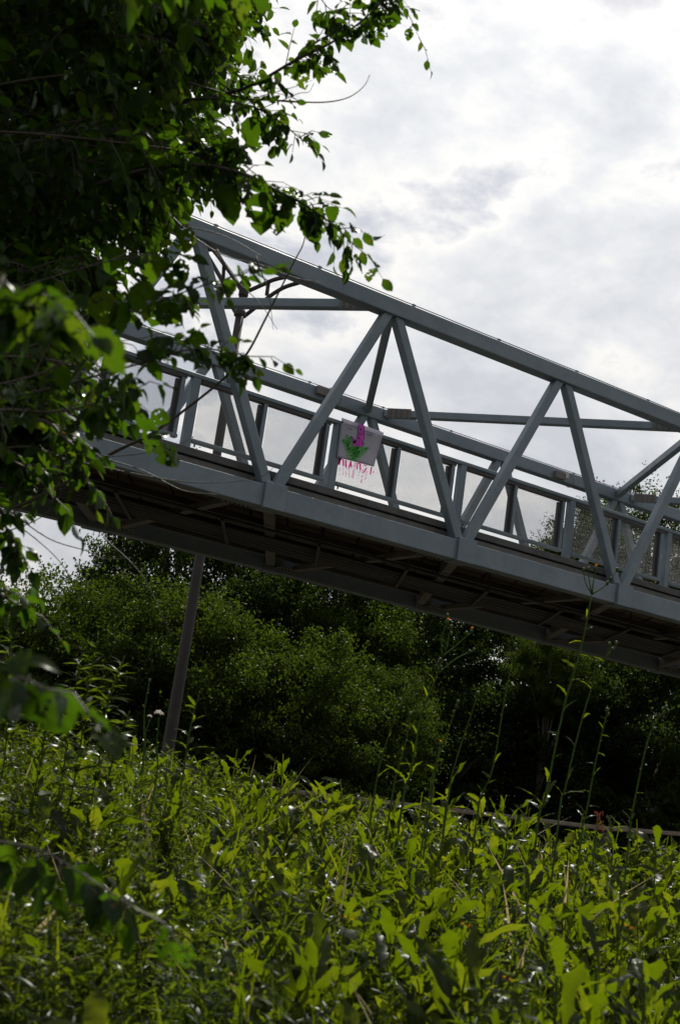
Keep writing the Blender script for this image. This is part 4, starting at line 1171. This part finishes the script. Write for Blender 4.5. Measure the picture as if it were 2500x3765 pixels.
# inner limbs: the dense dark body of the crown
for i in range(230):
    # right-hand limit of the mass by height in the frame
    y1 = ge.uniform(-150, 1060)
    lim = np.interp(y1, [-150, 0, 130, 230, 330, 470, 560, 640, 760, 900, 1000, 1060], [560, 620, 580, 540, 550, 440, 250, 190, 210, 190, 130, 80])
    x1 = lim*ge.uniform(0.15, 0.97)
    d1 = ge.uniform(4.3, 8.0)
    x0 = -ge.uniform(300, 600); y0 = y1+ge.uniform(-120, 250)
    spray([A(x0, y0, d1+0.5), A((x0+x1)/2, (y0+y1)/2-40, d1+0.2), A(x1*0.8, y1-25, d1), A(x1, y1, d1)], rad=(0.006, 0.0015), dens=0.8, d_len=(0.12, 0.36), size=(0.05, 0.09), start=0.15)
# the part of the crown overhead and out to the left, above the frame; it keeps the sun off what hangs below
c0 = A(-60, 260, 5.0)+np.array(sund)*3.0-CR*0.5
for i in range(130):
    v = ge.normal(size=3); v /= np.linalg.norm(v)
    e0 = tp_+np.array([0, 0, ge.uniform(-0.8, 0.6)]); e1 = c0+v*np.array([1.7, 1.7, 0.9])*ge.uniform(0.3, 1.0)
    pr = e1-EYE; dz = pr@CF
    if dz > 0.3 and 1250+FPX*(pr@CR)/dz > -250 and 1882.5-FPX*(pr@CU)/dz > -420: continue
    spray([e0, (e0+e1)/2+np.array([0, 0, 0.25]), e1*0.8+e0*0.2+np.array([0, 0, 0.1]), e1], rad=(0.02, 0.003), dens=0.9, d_len=(0.2, 0.45), size=(0.06, 0.09), start=0.45)


def hang(x, y, d, px, dx, face=1.0):
    """one leaf hanging from frame position (x, y), px frame units long, its tip dx to the side"""
    p = A(x, y, d); tip = A(x+dx, y+px, d+0.01)
    h = tip-p; L = np.linalg.norm(h); h /= L
    z_ = -CF*face+CR*ge.normal(0, 0.25)+CU*0.2; x_ = np.cross(h, z_); x_ /= np.linalg.norm(x_); z_ = np.cross(x_, h)
    leafP.append(p); leafR.append(np.stack([x_, h, z_], 1)); leafS.append(L)
for a in ((530, 400, 4.2, 105, -8), (610, 432, 4.1, 100, -12), (655, 440, 4.1, 78, 4), (592, 258, 4.9, 82, -6), (636, 285, 4.9, 38, 2), (706, 478, 4.1, 78, 22), (762, 512, 4.1, 40, 16), (520, 805, 3.4, 56, 10), (555, 815, 3.4, 44, 10),
          (640, 270, 4.9, 40, -6), (740, 20, 4.7, 40, -16), (880, -20, 4.7, 66, -18), (912, 10, 4.7, 52, -14), (945, 62, 4.7, 30, -4), (360, 570, 4.0, 80, -20), (395, 600, 4.0, 60, 10), (300, 690, 3.6, 70, -40), (335, 640, 3.6, 80, -10),
          (355, 700, 3.6, 46, 62), (415, 590, 4.0, 60, 8), (300, 870, 3.5, 84, 4), (270, 950, 3.5, 50, -6), (100, 700, 1.9, 80, 20), (60, 690, 1.9, 90, -30), (130, 680, 1.9, 70, 30), (240, 660, 3.6, 90, 0), (270, 560, 4.0, 70, -10), (440, 520, 4.2, 60, -14),
          (60, 1560, 1.75, 100, 20), (100, 1580, 1.7, 105, 60), (10, 1540, 1.75, 110, -10), (85, 1965, 2.2, 120, 6), (160, 1990, 2.2, 90, 60), (30, 1940, 2.2, 80, -30)):
    hang(*a)
twigs.build('twigs', M['twig'], elm)['kind'] = 'stuff'

leafP = np.array(leafP); leafR = np.array(leafR); leafS = np.array(leafS)
rel = leafP-EYE; dep = rel@CF
sx = 1250+FPX*(rel@CR)/dep; sy = 1882.5-FPX*(rel@CU)/dep
inside = (sx > -40) & (sx < 2540) & (sy > -40) & (sy < 3800) & (dep > 0.5)
app = leafS/dep*np.where(inside, 1, 0.001)
order = np.argsort(-app)
# leaves standing free against sky or bridge get the detailed shape first
free = inside & (sx > 520)
nh = 34
big = list(range(len(leafP)-nh, len(leafP)))+[i for i in np.argsort(-(app*np.where(free, 2.2, 1.0))) if i < len(leafP)-nh][:298-nh]
bigset = np.zeros(len(leafP), bool); bigset[big] = True
for i in big:
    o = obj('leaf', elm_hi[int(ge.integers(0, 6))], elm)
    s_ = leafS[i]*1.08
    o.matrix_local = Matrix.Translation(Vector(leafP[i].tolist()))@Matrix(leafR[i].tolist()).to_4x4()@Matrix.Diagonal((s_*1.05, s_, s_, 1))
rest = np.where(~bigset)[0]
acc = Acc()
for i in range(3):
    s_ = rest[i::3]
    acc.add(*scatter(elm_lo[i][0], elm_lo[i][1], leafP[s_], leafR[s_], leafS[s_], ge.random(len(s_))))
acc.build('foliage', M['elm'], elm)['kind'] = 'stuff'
print('elm leaves', len(leafP), 'inside', int(inside.sum()))
